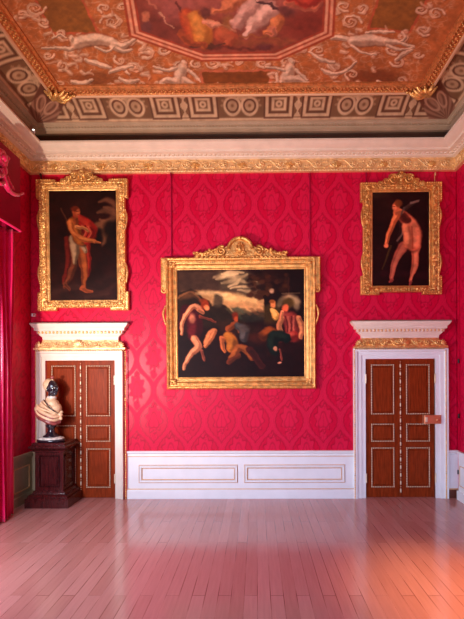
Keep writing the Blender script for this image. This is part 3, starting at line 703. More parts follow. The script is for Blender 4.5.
mb = MB(); mb.box(d2['cr'], X1, D - .03, D, 0, .135); mb.box(X1 - .03, X1, D - .10, D - .03, 0, .135); tag(mb.build('baseboard_right', 'basewood'), kind='structure')
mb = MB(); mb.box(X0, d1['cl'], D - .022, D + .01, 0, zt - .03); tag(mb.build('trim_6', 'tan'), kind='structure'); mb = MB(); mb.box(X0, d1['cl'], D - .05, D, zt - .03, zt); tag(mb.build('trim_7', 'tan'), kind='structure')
w5 = empty('trim_8', (0, 0, 0), kind='structure'); mb = MB(); mb.box(X1 - .03, X1, YF, D - 1.25, .14, zt - .03); mb.box(X1 - .06, X1, YF, D - 1.25, zt - .03, zt); mb.box(X1 - .06, X1, YF, D - 1.25, 0, .14); mb.build('dado_board', 'white', w5)
# left wall dado, its shade put into one plain tan colour
w3 = empty('trim_5', (0, 0, 0), kind='structure')
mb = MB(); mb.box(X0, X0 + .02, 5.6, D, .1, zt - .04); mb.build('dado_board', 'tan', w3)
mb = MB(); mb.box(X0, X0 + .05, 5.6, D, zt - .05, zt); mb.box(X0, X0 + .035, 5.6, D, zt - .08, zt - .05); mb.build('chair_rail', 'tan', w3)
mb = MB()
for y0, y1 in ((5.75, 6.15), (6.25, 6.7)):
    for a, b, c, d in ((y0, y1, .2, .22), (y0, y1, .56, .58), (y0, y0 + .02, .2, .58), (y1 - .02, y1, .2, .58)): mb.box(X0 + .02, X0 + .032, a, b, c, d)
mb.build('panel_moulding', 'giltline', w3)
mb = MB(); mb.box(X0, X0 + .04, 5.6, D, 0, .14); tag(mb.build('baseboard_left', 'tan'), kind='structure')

# ---- doors with carved overdoors
def hood(mb, x0, x1, prof, yb):                      # (o, z): flares left, right and forward
    mb.loops([[(x0 - o, D, z), (x0 - o, yb - o * .45, z), (x1 + o, yb - o * .45, z), (x1 + o, D, z)] for o, z in prof], closed=False)
def make_door(n, d, hl, hr, ytop, bx, px_panels_l, px_panels_r, rows, cx, lock):
    e = empty('door_%d' % n, ((d['ol'] + d['orr']) / 2, D, 0), kind='structure')
    def put(o): o.parent = e; o.matrix_parent_inverse = Matrix.Translation((-e.location.x, -e.location.y, 0)); return o
    ol, orr, top, cl, cr, ct = d['ol'], d['orr'], d['top'], d['cl'], d['cr'], d['ctop']
    # casing: three stepped fascias following the opening
    W = ol - cl
    prof = [(0, .02), (0, .028), (.34, .030), (.36, .045), (.66, .047), (.70, .062), (.74, .070), (.88, .074), (.97, .072), (1, .055), (1, 0)]
    mb = MB(); rings = []
    for t, h in prof:
        o = t * W; rings.append([(ol - o, D - h, 0), (ol - o, D - h, top + t * (ct - top)), (orr + o, D - h, top + t * (ct - top)), (orr + o, D - h, 0)])
    rings.insert(0, [(ol, D + .07, 0), (ol, D + .07, top), (orr, D + .07, top), (orr, D + .07, 0)])
    mb.loops(rings, closed=False); put(recalc(mb.build('casing', 'cream' if n == 1 else 'white')))
    mb = MB(); s = .028; xo = cl + .012; xo2 = cr - .012
    k = int(ct / s)
    for i in range(k):
        mb.ball((xo, D - .070, (i + .5) * s), .013, 6, 4, (1, 1, 1.1)); mb.ball((xo2, D - .070, (i + .5) * s), .013, 6, 4, (1, 1, 1.1))
    k = int((xo2 - xo) / s)
    for i in range(k): mb.ball((xo + (i + .5) * s, D - .070, ct - .012), .012, 6, 4)
    put(mb.build('carved_edge', 'gold', None, True))
    # overdoor
    nx0, nx1 = cl + .125, cr - .125; zz = az(ytop, D - .14, cx); z_ = lambda p: az(p, px=cx)
    k0 = ytop
    mb = MB(); yb = D - .07
    hood(mb, nx0, nx1, [(.10, ct), (.125, ct + .005), (.125, ct + .03), (.10, ct + .045), (.045, ct + .07), (.02, ct + .105), (.005, ct + .14), (0, ct + .165)], yb); put(recalc(mb.build('overdoor_frieze', 'gold_pale' if n == 1 else 'gold')))
    mb = MB(); zc_ = ct + .165; hh = zz - zc_
    q = ax(cx) ; oL = nx0 - ax(hl, D - .25, ytop); 
    O = .172
    hood(mb, nx0, nx1, [(0, zc_), (.005, zc_ + hh * .15), (.035, zc_ + hh * .25), (.05, zc_ + hh * .30), (.05, zc_ + hh * .34), (.075, zc_ + hh * .36), (.075, zc_ + hh * .50), (.11, zc_ + hh * .53), (.115, zc_ + hh * .68), (.13, zc_ + hh * .72), (.15, zc_ + hh * .80), (.17, zc_ + hh * .92), (O, zc_ + hh * .93), (O, zz), (-.05, zz), ], yb)
    o = put(recalc(mb.build('overdoor_cornice', 'cream' if n == 1 else 'pinkcream')))
    mb = MB(); mb.box(nx0 - O, nx1 + O, yb - O * .45, D, zz - .012, zz - .002); put(mb.build('overdoor_top', 'cream' if n == 1 else 'pinkcream'))
    mb = MB(); w_ = nx1 - nx0 + .15; k = int(w_ / .058); zd = zc_ + hh * .43
    for i in range(k): mb.ball((nx0 - .075 + (i + .5) * w_ / k, yb - .034, zd), .019, 7, 5, (1, .7, 1.15))
    put(mb.build('egg_carving', 'gold' if n == 1 else 'giltline', None, True))
    mb = MB()
    def fr(u, v, o):                                 # on the concave gold frieze
        t = v / .13; return (nx0 - .10 * (1 - t) + u * ((nx1 - nx0) + .2 * (1 - t)) / (nx1 - nx0), yb - .055 * (1 - t) ** 1.6 - o, ct + .025 + v)
    rinceau(mb, fr, nx1 - nx0, .13, .155, .010)
    mb.ball((ax(cx), yb - .035, ct + .09), .05, 10, 6, (1.3, .6, .9))
    for a in range(7): leafm(mb, ax(cx), ct + .06, yb - .05, .11, .035, -pi * (a + .5) / 7, .014)
    for s in (-1, 1):
        x = (nx0 - .02) if s < 0 else (nx1 + .02)
        for a in range(4): leafm(mb, x, ct + .05, yb - .04, .10, .03, -pi / 2 + s * (.3 + a * .35), .014)
    put(mb.build('carved_scrollwork', 'gold_pale' if n == 1 else 'gold', None, True))
    # leaves
    mid = ax(cx, py=430); yf = D + .015
    for li, (a, b, pl) in enumerate(((ol, mid - .004, px_panels_l), (mid + .004, orr, px_panels_r))):
        mb = MB(); mb.box(a + .003, b - .003, yf, yf + .05, .004, top - .004)
        leaf = put(mb.build('door_leaf', 'mahogany')); leaf['label'] = ('left' if li == 0 else 'right') + ' leaf of the double door'
        x0, x1 = ax(pl[0], py=430), ax(pl[1], py=430)
        for (r0, r1) in rows:
            z1, z0 = az(r0, px=cx), az(r1, px=cx)
            mb = MB(); mb.box(x0 + .045, x1 - .045, yf - .012, yf, z0 + .045, z1 - .045, .011)
            p = put(mb.build('door_panel', 'mahogany')); 
            p.parent = leaf; p.matrix_parent_inverse = Matrix.Identity(4)
            mb = MB(); panel_ring(mb, x0, x1, z0, z1, yf, .035, .017); q2 = recalc(mb.build('panel_frame', 'mahogany')); q2.parent = leaf
            mb = MB(); s = .026
            for xx in (x0 + .012, x1 - .012):
                k = int((z1 - z0) / s)
                for i in range(k): mb.ball((xx, yf - .015, z0 + (i + .5) * (z1 - z0) / k), .0098, 6, 4, (1, 1, 1.15))
            for zz2 in (z0 + .012, z1 - .012):
                k = int((x1 - x0) / s)
                for i in range(k): mb.ball((x0 + (i + .5) * (x1 - x0) / k, yf - .015, zz2), .0098, 6, 4)
            q3 = mb.build('panel_beading', 'giltwhite', leaf, True)
    # central dashed astragal
    mb = MB(); mb.box(mid - .018, mid + .018, yf - .014, yf, .01, top - .01); put(mb.build('astragal', 'mahogany'))
    mb = MB(); k = 17
    for i in range(k):
        z = .05 + (top - .1) * (i + .5) / k; mb.ball((mid, yf - .018, z), .011, 7, 5, (1, .8, 3.4))
        mb.ball((mid, yf - .018, z + (top - .1) * .5 / k), .007, 6, 4)
    put(mb.build('astragal_beading', 'giltwhite', None, True))
    # hinges on the casing edge
    for xh in (ol, orr):
        for zh in (.32, top - .32):
            if n == 1 and xh == ol: continue
            mb = MB(); mb.lathe([(.008, -.075), (.012, -.07), (.011, -.065), (.011, .065), (.012, .07), (.008, .075)], (xh + (.006 if xh == ol else -.006), D - .028, zh), 10); put(mb.build('hinge', 'giltwhite', None, True))
    if lock:
        a = at(422.6, 414.8); b = at(439.2, 423.3)
        mb = MB(); mb.box(a.x, b.x, yf - .095, yf, b.z, a.z, .008); lk = put(mb.build('rim_lock', 'brass')); lk['label'] = 'brass rim lock, red reflection put into its colour'
        mb = MB(); mb.box(a.x + .012, a.x + .05, yf - .099, yf - .094, b.z + .03, a.z - .03, .001); q = mb.build('lock_plate', 'giltwhite', lk, True)
        mb = MB(); mb.lathe([(.0, 0), (.012, .0), (.010, .02), (.022, .03), (.024, .045), (.014, .055), (0, .056)], (0, 0, 0), 12)
        q = mb.build('door_knob', 'brass', lk, True); q.location = (a.x + .19, yf - .095, (a.z + b.z) / 2); q.rotation_euler = (radians(90), 0, 0)
        mb = MB(); mb.box(orr - .002, orr + .06, D - .065, D - .02, b.z + .01, a.z - .01, .006); q = mb.build('lock_keep', 'brass', lk)
    # dark room beyond
    mb = MB(); mb.box(ol - .02, orr + .02, D + .075, D + .09, 0, top + .02); put(mb.build('door_backing', 'basewood'))
    return e
ROW1 = [(365.3, 416.5), (425, 442), (448.3, 488)]; ROW2 = [(364.2, 414.5), (423.4, 441.8), (447.2, 487.5)]
make_door(1, d1, 31.5, 128, 322.5, 1, (51.5, 76), (86, 110.5), ROW1, 80.8, False)
make_door(2, d2, 351, 452, 320.2, 1, (371, 394.5), (406, 430), ROW2, 400.5, True)

# jib door on the right wall (damask above, white dado below), hung on small hinges
jd = empty('door_3', (X1, D - .1, 0), kind='structure')
jy1 = -.0; 
zsj = seg([0, zt], .3)
YY, ZZ = np.meshgrid(seg([-1.1, -.01], .03), seg([zt, 4.4], .03))
o = grid('door_leaf', np.stack([np.full_like(YY, -.012), YY, ZZ], -1), damask_col(YY + D - .1, ZZ - vph, -9), 'damask', jd); sm = o.modifiers.new('thick', 'SOLIDIFY'); sm.thickness = .012; sm.offset = 1
mb = MB(); mb.box(-.03, 0, -1.1, -.0, .14, zt - .03); mb.box(-.06, 0, -1.1, -.0, zt - .03, zt); mb.build('dado_board', 'white', jd)
mb = MB(); mb.box(-.06, 0, -1.1, -.0, 0, .14); mb.build('plinth', 'white', jd)
mb = MB()
for z in (.22, .53): mb.box(-.036, -.03, -1.05, -.04, z, z + .012)
for y in (-.05, -1.05): mb.box(-.036, -.03, y, y + .012, .22, .54)
mb.build('panel_moulding', 'giltline', jd)
for py in (361, 416, 472):
    mb = MB(); z = az(py, D - .1, 459.5); mb.lathe([(.010, -.035), (.014, -.03), (.014, .03), (.010, .035)], (-.022 if z > .8 else -.035, .0, z), 10); mb.build('hinge', 'dark', jd, True)

# ================================================================== PAINTINGS
def canvas_grid(x0, x1, y0, y1, nx, ny, base):
    xs = np.linspace(x0, x1, nx); ys = np.linspace(y0, y1, ny); XX, YY = np.meshgrid(xs, ys); return Paint(XX, YY, base)

def sweep_rect(mb, x0, x1, z0, z1, prof, step=.02, relief=None, kx=1.):
    """mitred frame; prof = [(offset outward, height toward viewer)], corners subdivided along the sides"""
    import itertools
    W, H = x1 - x0, z1 - z0; nx = max(2, int(W / step)); nz = max(2, int(H / step)); rings = []
    for j, (o, h) in enumerate(prof):
        r = []; a, b, c, d = x0 - o * kx, x1 + o * kx, z0 - o, z1 + o; k = 0
        for (xa, za, xb, zb, n) in ((a, c, b, c, nx), (b, c, b, d, nz), (b, d, a, d, nx), (a, d, a, c, nz)):
            for i in range(n):
                t = i / n; s = k * step; hh = h + (relief(s, j) if relief else 0); r.append((xa + (xb - xa) * t, -hh, za + (zb - za) * t)); k += 1
        rings.append(r)
    mb.loops(rings)

def side_scrolls(mb, x0, z0, x1, z1, w, y, unit=.17, r0=.011):
    L_ = hypot(x1 - x0, z1 - z0); dx, dz = (x1 - x0) / L_, (z1 - z0) / L_
    rinceau(mb, lambda u, v, o: (x0 + dx * u - dz * (v - w / 2), y - o, z0 + dz * u + dx * (v - w / 2)), L_, w, unit, r0)

def gilt_painting(name, label, outer, canvas, crest_top, crest_x, crestfn, ears, P, lean, gold, plain=False, dep=.10, bottomear=None):
    """outer/canvas: photo rects (x0,y0,x1,y1)"""
    Yc = D - dep
    a = at(canvas[0], (canvas[1] + canvas[3]) / 2, Yc); b = at(canvas[2], (canvas[1] + canvas[3]) / 2, Yc)
    cxp = (canvas[0] + canvas[2]) / 2; zt_ = az(canvas[1], Yc, cxp); zb_ = az(canvas[3], Yc, cxp)
    cx = (a.x + b.x) / 2; cz = (zt_ + zb_) / 2; w = (b.x - a.x) / 2; h = (zt_ - zb_) / 2; sc = F / Yc
    fl = (canvas[0] - outer[0]) / sc; frr = (outer[2] - canvas[2]) / sc; ft = (canvas[1] - outer[1]) / sc; fb = (outer[3] - canvas[3]) / sc
    fw = (fl + frr + ft + fb) / 4
    e = empty(name, (cx, D - .035, cz), label=label, cat='painting', group='gilt-framed oil paintings'); e.rotation_euler = (radians(lean), radians(-.15), 0)
    # canvas
    ny, nx = P.sh; X = np.linspace(-w, w, nx); Z = np.linspace(h, -h, ny); XX, ZZ = np.meshgrid(X, Z)
    g = grid('canvas', np.stack([XX, np.full_like(XX, -.015), ZZ], -1), P.out(), 'canvas', e)
    sm = g.modifiers.new('thick', 'SOLIDIFY'); sm.thickness = .012; sm.offset = -1
    mb = MB(); mb.box(-w - .02, w + .02, -.004, .012, -h - .02, h + .02); mb.build('backboard', 'basewood', e)
    # frame body
    f1, f2 = (fl + frr) / 2, (ft + fb) / 2
    T = ears; TX = min(T, f1 * .3)
    main = f2 - (T if not plain else 0); mx_ = f1 - TX; kx = mx_ / main; wo = w + mx_; ho = h + main
    if plain:
        prof = [(0, .012), (0, .03), (.012, .034), (.02, .022), (.03, .020), (main * .36, .030), (main * .48, .056), (main * .54, .060), (main * .57, .045), (main * .72, .050), (main * .78, .078), (main * .9, .084), (main, .060), (main, 0)]
        mb = MB(); sweep_rect(mb, -w, w, -h, h, prof, .04, None, kx)
    else:
        prof = [(0, .012), (0, .03), (.010, .036), (.02, .030), (.034, .032), (main * .35, .044), (main * .5, .054), (main * .65, .058), (main * .8, .054), (main * .92, .066), (main, .055), (main, 0)]
        rel = lambda s, j: (.007 * sin(s * 2 * pi / .085 + j * 1.3) * sin(s * 2 * pi / .034) if 5 <= j <= 8 else 0)
        mb = MB(); sweep_rect(mb, -w, w, -h, h, prof, .012, rel, kx)
    recalc(mb.build('frame', gold, e, False))
    def bead_row(nm, xa, za, xb, zb, y, s_, r, sc):
        L_ = hypot(xb - xa, zb - za); k = max(1, int(L_ / s_)); mb = MB()
        for i in range(k): t = (i + .5) / k; mb.ball((xa + (xb - xa) * t, y, za + (zb - za) * t), r, 7, 4, sc)
        mb.build(nm, gold, e, True)
    for sg in (-1, 1):
        bead_row('sight_beading', -w, sg * (h + .014), w, sg * (h + .014), -.036, .024, .007, (1, 1, 1))
        bead_row('sight_beading', sg * (w + .014), -h, sg * (w + .014), h, -.036, .024, .007, (1, 1, 1))
        o = .012 if not plain else .02; yb = -.068 if not plain else -.082
        bead_row('outer_beading', -wo + o, sg * (ho - o), wo - o, sg * (ho - o), yb, .040, .013, (1.15, 1, .9))
        bead_row('outer_beading', sg * (wo - o), -ho + o, sg * (wo - o), ho - o, yb, .040, .013, (.9, 1, 1.15))
    if plain:
        for sg in (-1, 1):
            for nm, (xa, za, xb, zb, wd) in (('carved_band', (-w, sg * (h + main * .65), w, sg * (h + main * .65), main * .16)), ('carved_band', (sg * (w + mx_ * .65), -h, sg * (w + mx_ * .65), h, mx_ * .16))):
                L_ = hypot(xb - xa, zb - za); k = int(L_ / .03); mb = MB()
                for i in range(k):
                    t = (i + .5) / k; mb.ball((xa + (xb - xa) * t, -.050, za + (zb - za) * t), .012, 6, 4, (.7, .8, 1.3) if za == zb else (1.3, .8, .7))
                mb.build(nm, gold, e, True)
    if not plain:
        for sg in (-1, 1):
            mb = MB(); side_scrolls(mb, -w, sg * (h + main * .55), w, sg * (h + main * .55), main * .62, -.056, .13, .008); mb.build('carved_scrollwork', gold, e, True)
            mb = MB(); side_scrolls(mb, sg * (w + mx_ * .55), -h, sg * (w + mx_ * .55), h, mx_ * .6, -.056, .14, .009); mb.build('carved_scrollwork', gold, e, True)
    for sxx in (-1, 1):
        for sz in (-1, 1):
            mb = MB(); x, z = sxx * (w + mx_ * .5), sz * (h + main * .5)
            for a_ in range(5):
                an = atan2(-sz, -sxx) + (a_ - 2) * .5
                leafm(mb, x, z, -.066, main * (.42 if a_ != 2 else .52), .034, -an, .014)
            mb.ball((x, -.07, z), .028, 8, 5, (1, .7, 1))
            mb.build('corner_leaf', gold, e, True)
            if sz < 0 and plain: continue
            mb = MB(); lx = .26; lz = .30 if not plain else .50; zt2 = ho + (T if not plain else 0)
            def bx(xa, xb, za, zb, th):
                mb.box(min(sxx * xa, sxx * xb), max(sxx * xa, sxx * xb), -th, 0, min(sz * za, sz * zb), max(sz * za, sz * zb), .012)
            bx(wo - .02, wo + TX, zt2 - lz, zt2, .062)
            if not plain: bx(wo - lx, wo - .02, ho - .02, zt2, .062)
            for i in range(int(lz / .035)): mb.ball((sxx * (wo + TX - .012), -.066, sz * (zt2 - .02 - i * .035)), .013, 7, 4)
            if not plain:
                for i in range(int(lx / .035)): mb.ball((sxx * (wo + TX - .02 - i * .035), -.066, sz * (zt2 - .012)), .013, 7, 4)
            mb.build('corner_block', gold, e)
            if plain:
                mb = MB(); pts, rr = spiral3(sxx * (wo + TX * .35), sz * (zt2 - lz - .02), -.05, .05, 1.3, pi / 2, -sxx, .018); mb.tube(pts, rr, 7); mb.build('side_scroll', gold, e, True)
    for sxx in (-1, 1):
        for zc_, up in (((h * .45, 1), (-h * .52, -1)) if not plain else ((h * .15, 1),)):
            mb = MB(); mb.tube(crom([(sxx * (wo + TX * .1), -.05, zc_ + .16 * up), (sxx * (wo + TX * .6), -.055, zc_ + .02), (sxx * (wo), -.05, zc_ - .16 * up)], 5), [.012] * 3 + [.02] * 3 + [.016] * 3 + [.01] * 2, 7)
            mb.build('side_scroll', gold, e, True)
    zc0 = ho; top = az(crest_top, Yc, cxp) - cz
    crestfn(e, wo, zc0, top, (at(crest_x[0], crest_top, Yc).x - cx, at(crest_x[1], crest_top, Yc).x - cx), gold)
    return e

def crest_small(e, w, z0, top, xr, gold):
    hh = top - z0; half = (xr[1] - xr[0]) / 2; cx = (xr[0] + xr[1]) / 2 * .0
    out = []
    for i in range(41):
        t = -1 + i / 20; g = math.exp(-(t / .42) ** 2); g = max(g, 0); z = z0 + hh * .84 * (.45 * g + .5 * (cos(pi * t) + 1) / 2 + .05 * (1 - abs(t)))
        if abs(t) < .16: z = z0 + hh * (.84 + .14 * (1 - (t / .16) ** 2))
        out.append((cx + t * half, z))
    mb = MB(); mb.plate([(cx - half, z0 - .06)] + out + [(cx + half, z0 - .06)], -.05, -.005); recalc(mb.build('crest', gold, e))
    mb = MB()
    # edge moulding following the outline
    mb.tube([(x, -.055, z - .008) for x, z in out], .013, 7)
    # paired scrolls, leaves and the centre cartouche
    r = hh * .40
    for q, rr_, tt in ((.30, r, 1.7), (.56, r * .62, 1.5), (.78, r * .42, 1.2)):
        pts, rr = spiral3(q * half, z0 + hh * (.42 if q < .4 else .22 if q < .6 else .08), -.06, rr_, tt, pi * .2, 1, .016 if q < .4 else .012, dep=.02); mb.tube(pts, rr, 7)
    for k in range(9):
        t = .15 + k * .09; z = z0 + hh * .8 * (.5 * math.exp(-(t / .42) ** 2) + .5 * (cos(pi * t) + 1) / 2); leafm(mb, t * half, z - hh * .12, -.06, .07, .026, -.9 - k * .1, .016)
    for k in range(6): leafm(mb, (.25 + .1 * k) * half, z0 + .012, -.06, .06, .022, .5, .014)
    mirrored(mb, 0)
    for a in range(7):
        an = -pi * (a + .5) / 7; leafm(mb, 0, z0 + hh * .48, -.065, hh * .46, hh * .16, an, .018)
    mb.ball((0, -.07, z0 + hh * .40), hh * .20, 10, 7, (.8, .5, 1)); mb.ball((0, -.07, z0 + hh * .13), hh * .12, 8, 6, (1.4, .5, .8)); mb.ball((0, -.065, top - hh * .04), hh * .10, 8, 6, (1.8, .6, .8))
    mb.build('crest_carving', gold, e, True)
def crest_large(e, w, z0, top, xr, gold):
    hh = top - z0; half = (xr[1] - xr[0]) / 2
    out = []
    for i in range(61):
        t = -1 + i / 30; a = abs(t)
        if a < .26: z = .60 + .38 * sqrt(max(0, 1 - (a / .27) ** 2))
        elif a < .5: z = .60 - .28 * ((a - .26) / .24)
        elif a < .68: z = .30 - .06 * ((a - .5) / .18)
        else: z = .22 - .18 * ((a - .68) / .32)
        out.append((t * half, z0 + hh * z))
    mb = MB(); mb.plate([(-half, z0 - .05)] + out + [(half, z0 - .05)], -.055, -.005); recalc(mb.build('crest', gold, e))
    mb = MB()
    # hood arch: half (right), mirrored
    arch = [(cos(a) * hh * .62, z0 + hh * .42 + sin(a) * hh * .56) for a in [pi / 2 * k / 8 for k in range(9)]]
    for o, r in ((0, .026), (.045, .014), (-.05, .014)):
        mb.tube([(x * (1 + o), -.075, z0 + hh * .42 + (z - z0 - hh * .42) * (1 + o)) for x, z in arch], r, 8)
    pts, rr = spiral3(half * .40, z0 + hh * .30, -.07, hh * .27, 1.7, pi * .65, -1, .022, dep=.03); mb.tube(pts, rr, 8)
    pts, rr = spiral3(half * .72, z0 + hh * .16, -.06, hh * .15, 1.4, pi * .6, -1, .016); mb.tube(pts, rr, 8)
    pts, rr = spiral3(half * .93, z0 + hh * .16, -.06, hh * .12, 1.2, pi * .1, 1, .015); mb.tube(pts, rr, 8)
    mb.tube(crom([(half * .46, -.06, z0 + hh * .48), (half * .60, -.06, z0 + hh * .34), (half * .78, -.06, z0 + hh * .20), (half * .98, -.06, z0 + hh * .10)], 4), .017, 7)
    for k in range(8): leafm(mb, half * (.22 + .09 * k), z0 + .02, -.066, .085, .03, .35, .016)
    for k in range(6): leafm(mb, half * (.50 + .07 * k), z0 + hh * (.26 - .035 * k), -.066, .06, .035, -.6, .016)
    for x, zz in ((.66, .38), (.99, .22), (.85, .2)): mb.ball((half * x, -.06, z0 + hh * zz), .026, 8, 6)
    mirrored(mb, 0)
    mb.build('crest_carving', gold, e, True)
    # small mask under the arch
    mb = MB(); c = z0 + hh * .42
    mb.ball((0, -.085, c), hh * .19, 12, 9, (.82, .6, 1.1)); mb.ball((0, -.115, c - .008), .012, 7, 5, (.8, 1.2, 1.8))
    for s in (-1, 1): mb.ball((s * hh * .07, -.108, c + hh * .05), .008, 6, 4); mb.ball((s * hh * .16, -.085, c + hh * .02), hh * .07, 7, 5, (.8, 1, 2.2))
    mb.ball((0, -.108, c - hh * .09), .010, 7, 4, (1.7, .7, .6))
    for a in range(7): leafm(mb, 0, c - hh * .12, -.08, hh * .34, hh * .11, pi * (a + .5) / 7, .018)
    for a in range(5): leafm(mb, 0, c + hh * .10, -.078, hh * .26, hh * .09, -pi * (a + .5) / 5, .018)
    mb.build('carved_mask', gold, e, True)

# --- left canvas: striding figure in a red mantle
S = canvas_grid(48.6, 115.8, 190, 299.4, 180, 290, (50, 20, 18)); P = S; P.warp(1.3, 6)
P.mottle(.22, 12, 5); P.blob(66, 200, 30, 14, (58, 30, 26), 0, .8, .6); P.blob(84, 205, 14, 20, (66, 34, 28), 0, .8, .5)
P.poly([(48, 286), (70, 282), (95, 277), (116, 270), (116, 300), (48, 300)], (64, 38, 38), 4, .8); P.stroke([(52, 292), (75, 286), (100, 292), (114, 284)], 2.2, (88, 56, 54), .8, .5); P.stroke([(84, 296), (106, 294)], 1.5, (92, 60, 56), .8, .5)
for q in [[(98, 202), (106, 199), (112, 202), (115, 206)], [(97, 212), (104, 210), (112, 212)], [(99, 219), (106, 221), (115, 216)], [(104, 207), (112, 209), (115, 213)]]: P.stroke(q, [1.2, 2.4, 3, 2], (140, 100, 84), .7, .8)
P.poly([(93, 222), (101, 220), (113, 218), (110, 228), (106, 242), (102, 246), (96, 236)], (138, 100, 80), 1.6, .85)
P.blob(110, 229, 7, 9, (34, 20, 18), 0, .4, .9); P.blob(97, 236, 5, 8, (26, 12, 14), 10, .4, .9); P.blob(112, 243, 7, 8, (40, 24, 20), 0, .5, .9); P.stroke([(60, 208), (67, 222)], .8, (110, 68, 52), .6, .7)
P.limb([(66, 238), (68, 256), (66, 270), (62, 282)], [3.2, 3.6, 3, 2], (104, 30, 26), (132, 44, 34)); P.limb([(74, 245), (73, 262), (68, 276), (63, 286)], [4, 3.4, 2.6, 2], (112, 60, 44), (140, 82, 60)); P.limb([(63, 283), (68, 289)], [2, 1.4], (128, 72, 54))
P.limb([(86, 240), (87, 252), (88, 264), (86, 276)], [3, 2.6, 1.8, 1], (150, 36, 28), (176, 60, 44))
P.limb([(78, 242), (81, 258), (83, 270), (82, 286)], [5, 4.4, 3.4, 2.2], (160, 84, 48), (196, 120, 72), (60, 26, 20), (.2, 0)); P.limb([(81, 287), (85, 290), (91, 291)], [2.4, 1.8, 1.1], (186, 104, 70))
P.limb([(72, 238), (74, 248), (73, 262)], [4.6, 4.4, 1.8], (150, 122, 104), (196, 176, 158)); P.limb([(80, 242), (84, 250)], [3.4, 2.4], (168, 142, 124), (206, 188, 170))
P.limb([(72, 222), (76, 232), (80, 240)], [6, 6, 5], (158, 92, 44), (196, 126, 60), (60, 26, 20), (-.3, -.1)); P.limb([(76, 216), (86, 224), (90, 232), (87, 240)], [3.4, 6, 6.4, 4], (172, 42, 36), (204, 76, 62))
for k in range(5): P.stroke([(78 + k * 3, 224 + k * .6), (82 + k * 3, 230 + k), (80 + k * 2.6, 238)], .6, (214, 120, 104) if k % 2 else (112, 18, 20), .5, .8)
P.limb([(70, 222), (73, 232), (82, 238), (94, 241)], [3.4, 2.8, 2.4, 1.8], (190, 112, 66), (220, 146, 94)); P.limb([(94, 241), (99, 242)], [1.6, 1], (196, 120, 80)); P.limb([(76, 226), (84, 228), (88, 231)], [1.6, 1.6, 1.2], (214, 150, 108))
P.limb([(75.5, 218), (75.5, 221)], [2.2, 2.4], (160, 84, 52)); P.blob(75.6, 211.5, 3.7, 5, (176, 92, 62), 0, .3); P.blob(74.2, 208, 3.8, 3, (112, 48, 30), 0, .4); P.blob(76.8, 212, 1.8, 3, (204, 124, 90), 0, .5, .8)
P.stroke([(75.5, 211), (78.6, 211)], .35, (70, 28, 22), .5, .9); P.stroke([(76.4, 214.6), (78, 214.6)], .3, (140, 46, 38), .5, .9)
leftP = S; S.finish(.8, 1.2)
gilt_painting('painting', 'tall gilt-framed painting of a standing figure in a red mantle, above the left door', (36.3, 180.5, 128, 311.5), (48.6, 190, 115.8, 299.4), 170.8, (58, 106), crest_small, .045, leftP, 1.0, 'gold', False)

# --- centre canvas: seated figures before a hilly landscape
S = canvas_grid(177.2, 304.6, 269, 377, 300, 254, (38, 16, 18)); P = S; P.warp(1.4, 6)
P.mottle(.25, 14, 1)
P.poly([(177, 269), (225, 269), (240, 285), (226, 292), (196, 291), (177, 296)], (84, 66, 60), 4, .9)
P.poly([(182, 291), (204, 290), (225, 291), (246, 294), (265, 298), (265, 318), (235, 318), (208, 306), (190, 300)], (205, 168, 128), 2.5, .95); P.poly([(196, 291), (215, 290), (240, 293), (258, 297), (258, 303), (225, 300)], (238, 208, 160), 2.5, .7)
P.poly([(218, 269), (246, 269), (262, 280), (262, 296), (240, 294), (222, 288)], (100, 90, 78), 4, .9)
for q, r in (([(216, 279), (222, 277), (228, 274), (238, 273)], [1, 2.2, 2.4, 1]), ([(222, 273), (232, 271), (244, 272)], [1, 1.6, 1.2]), ([(228, 286), (236, 283), (240, 279)], [1, 1.8, 1.2]), ([(230, 288), (244, 286), (256, 287)], [.8, 1.4, .8]), ([(250, 281), (258, 281)], [1, .8])): P.stroke(q, r, (212, 194, 166), .7, .85)
P.poly([(177, 292), (184, 290), (191, 288), (197, 291), (203, 297), (209, 300), (213, 305), (221, 303), (226, 306), (232, 311), (240, 316), (246, 322), (246, 340), (177, 340)], (50, 36, 28), 1.2); P.blob(218, 300, 4.6, 7, (86, 74, 64), 10, .35, .9); P.blob(190, 294, 8, 3.2, (128, 90, 64), -12, .6, .7)
P.stroke([(180, 298), (190, 293), (200, 300)], 1.6, (96, 68, 48), .7, .6); P.poly([(232, 308), (238, 306), (250, 312), (262, 318), (250, 322), (238, 318)], (60, 76, 70), 1.5, .8); P.poly([(240, 314), (258, 310), (268, 312), (268, 322), (244, 322)], (44, 38, 34), 2, .8)
for q, r in (([(214, 277), (226, 275), (240, 277), (248, 274)], [1.4, 2.6, 2.2, 1]), ([(222, 283), (236, 280), (250, 282)], [1, 2, 1]), ([(238, 290), (252, 291), (262, 293)], [1, 1.8, 1.2]), ([(196, 293), (210, 292), (226, 294)], [1, 1.6, 1.2])): P.stroke(q, r, (222, 204, 174), .8, .6)
P.stroke([(178, 297), (184, 293), (190, 291), (196, 294), (200, 299)], 1.0, (150, 108, 78), .7, .7)
for k in range(14): P.blob(228 + k * 2.6, 309 + (k % 3) * 2.2, 2.6, 1.2, (96 + 3 * k, 92, 70), 10, .6, .55)
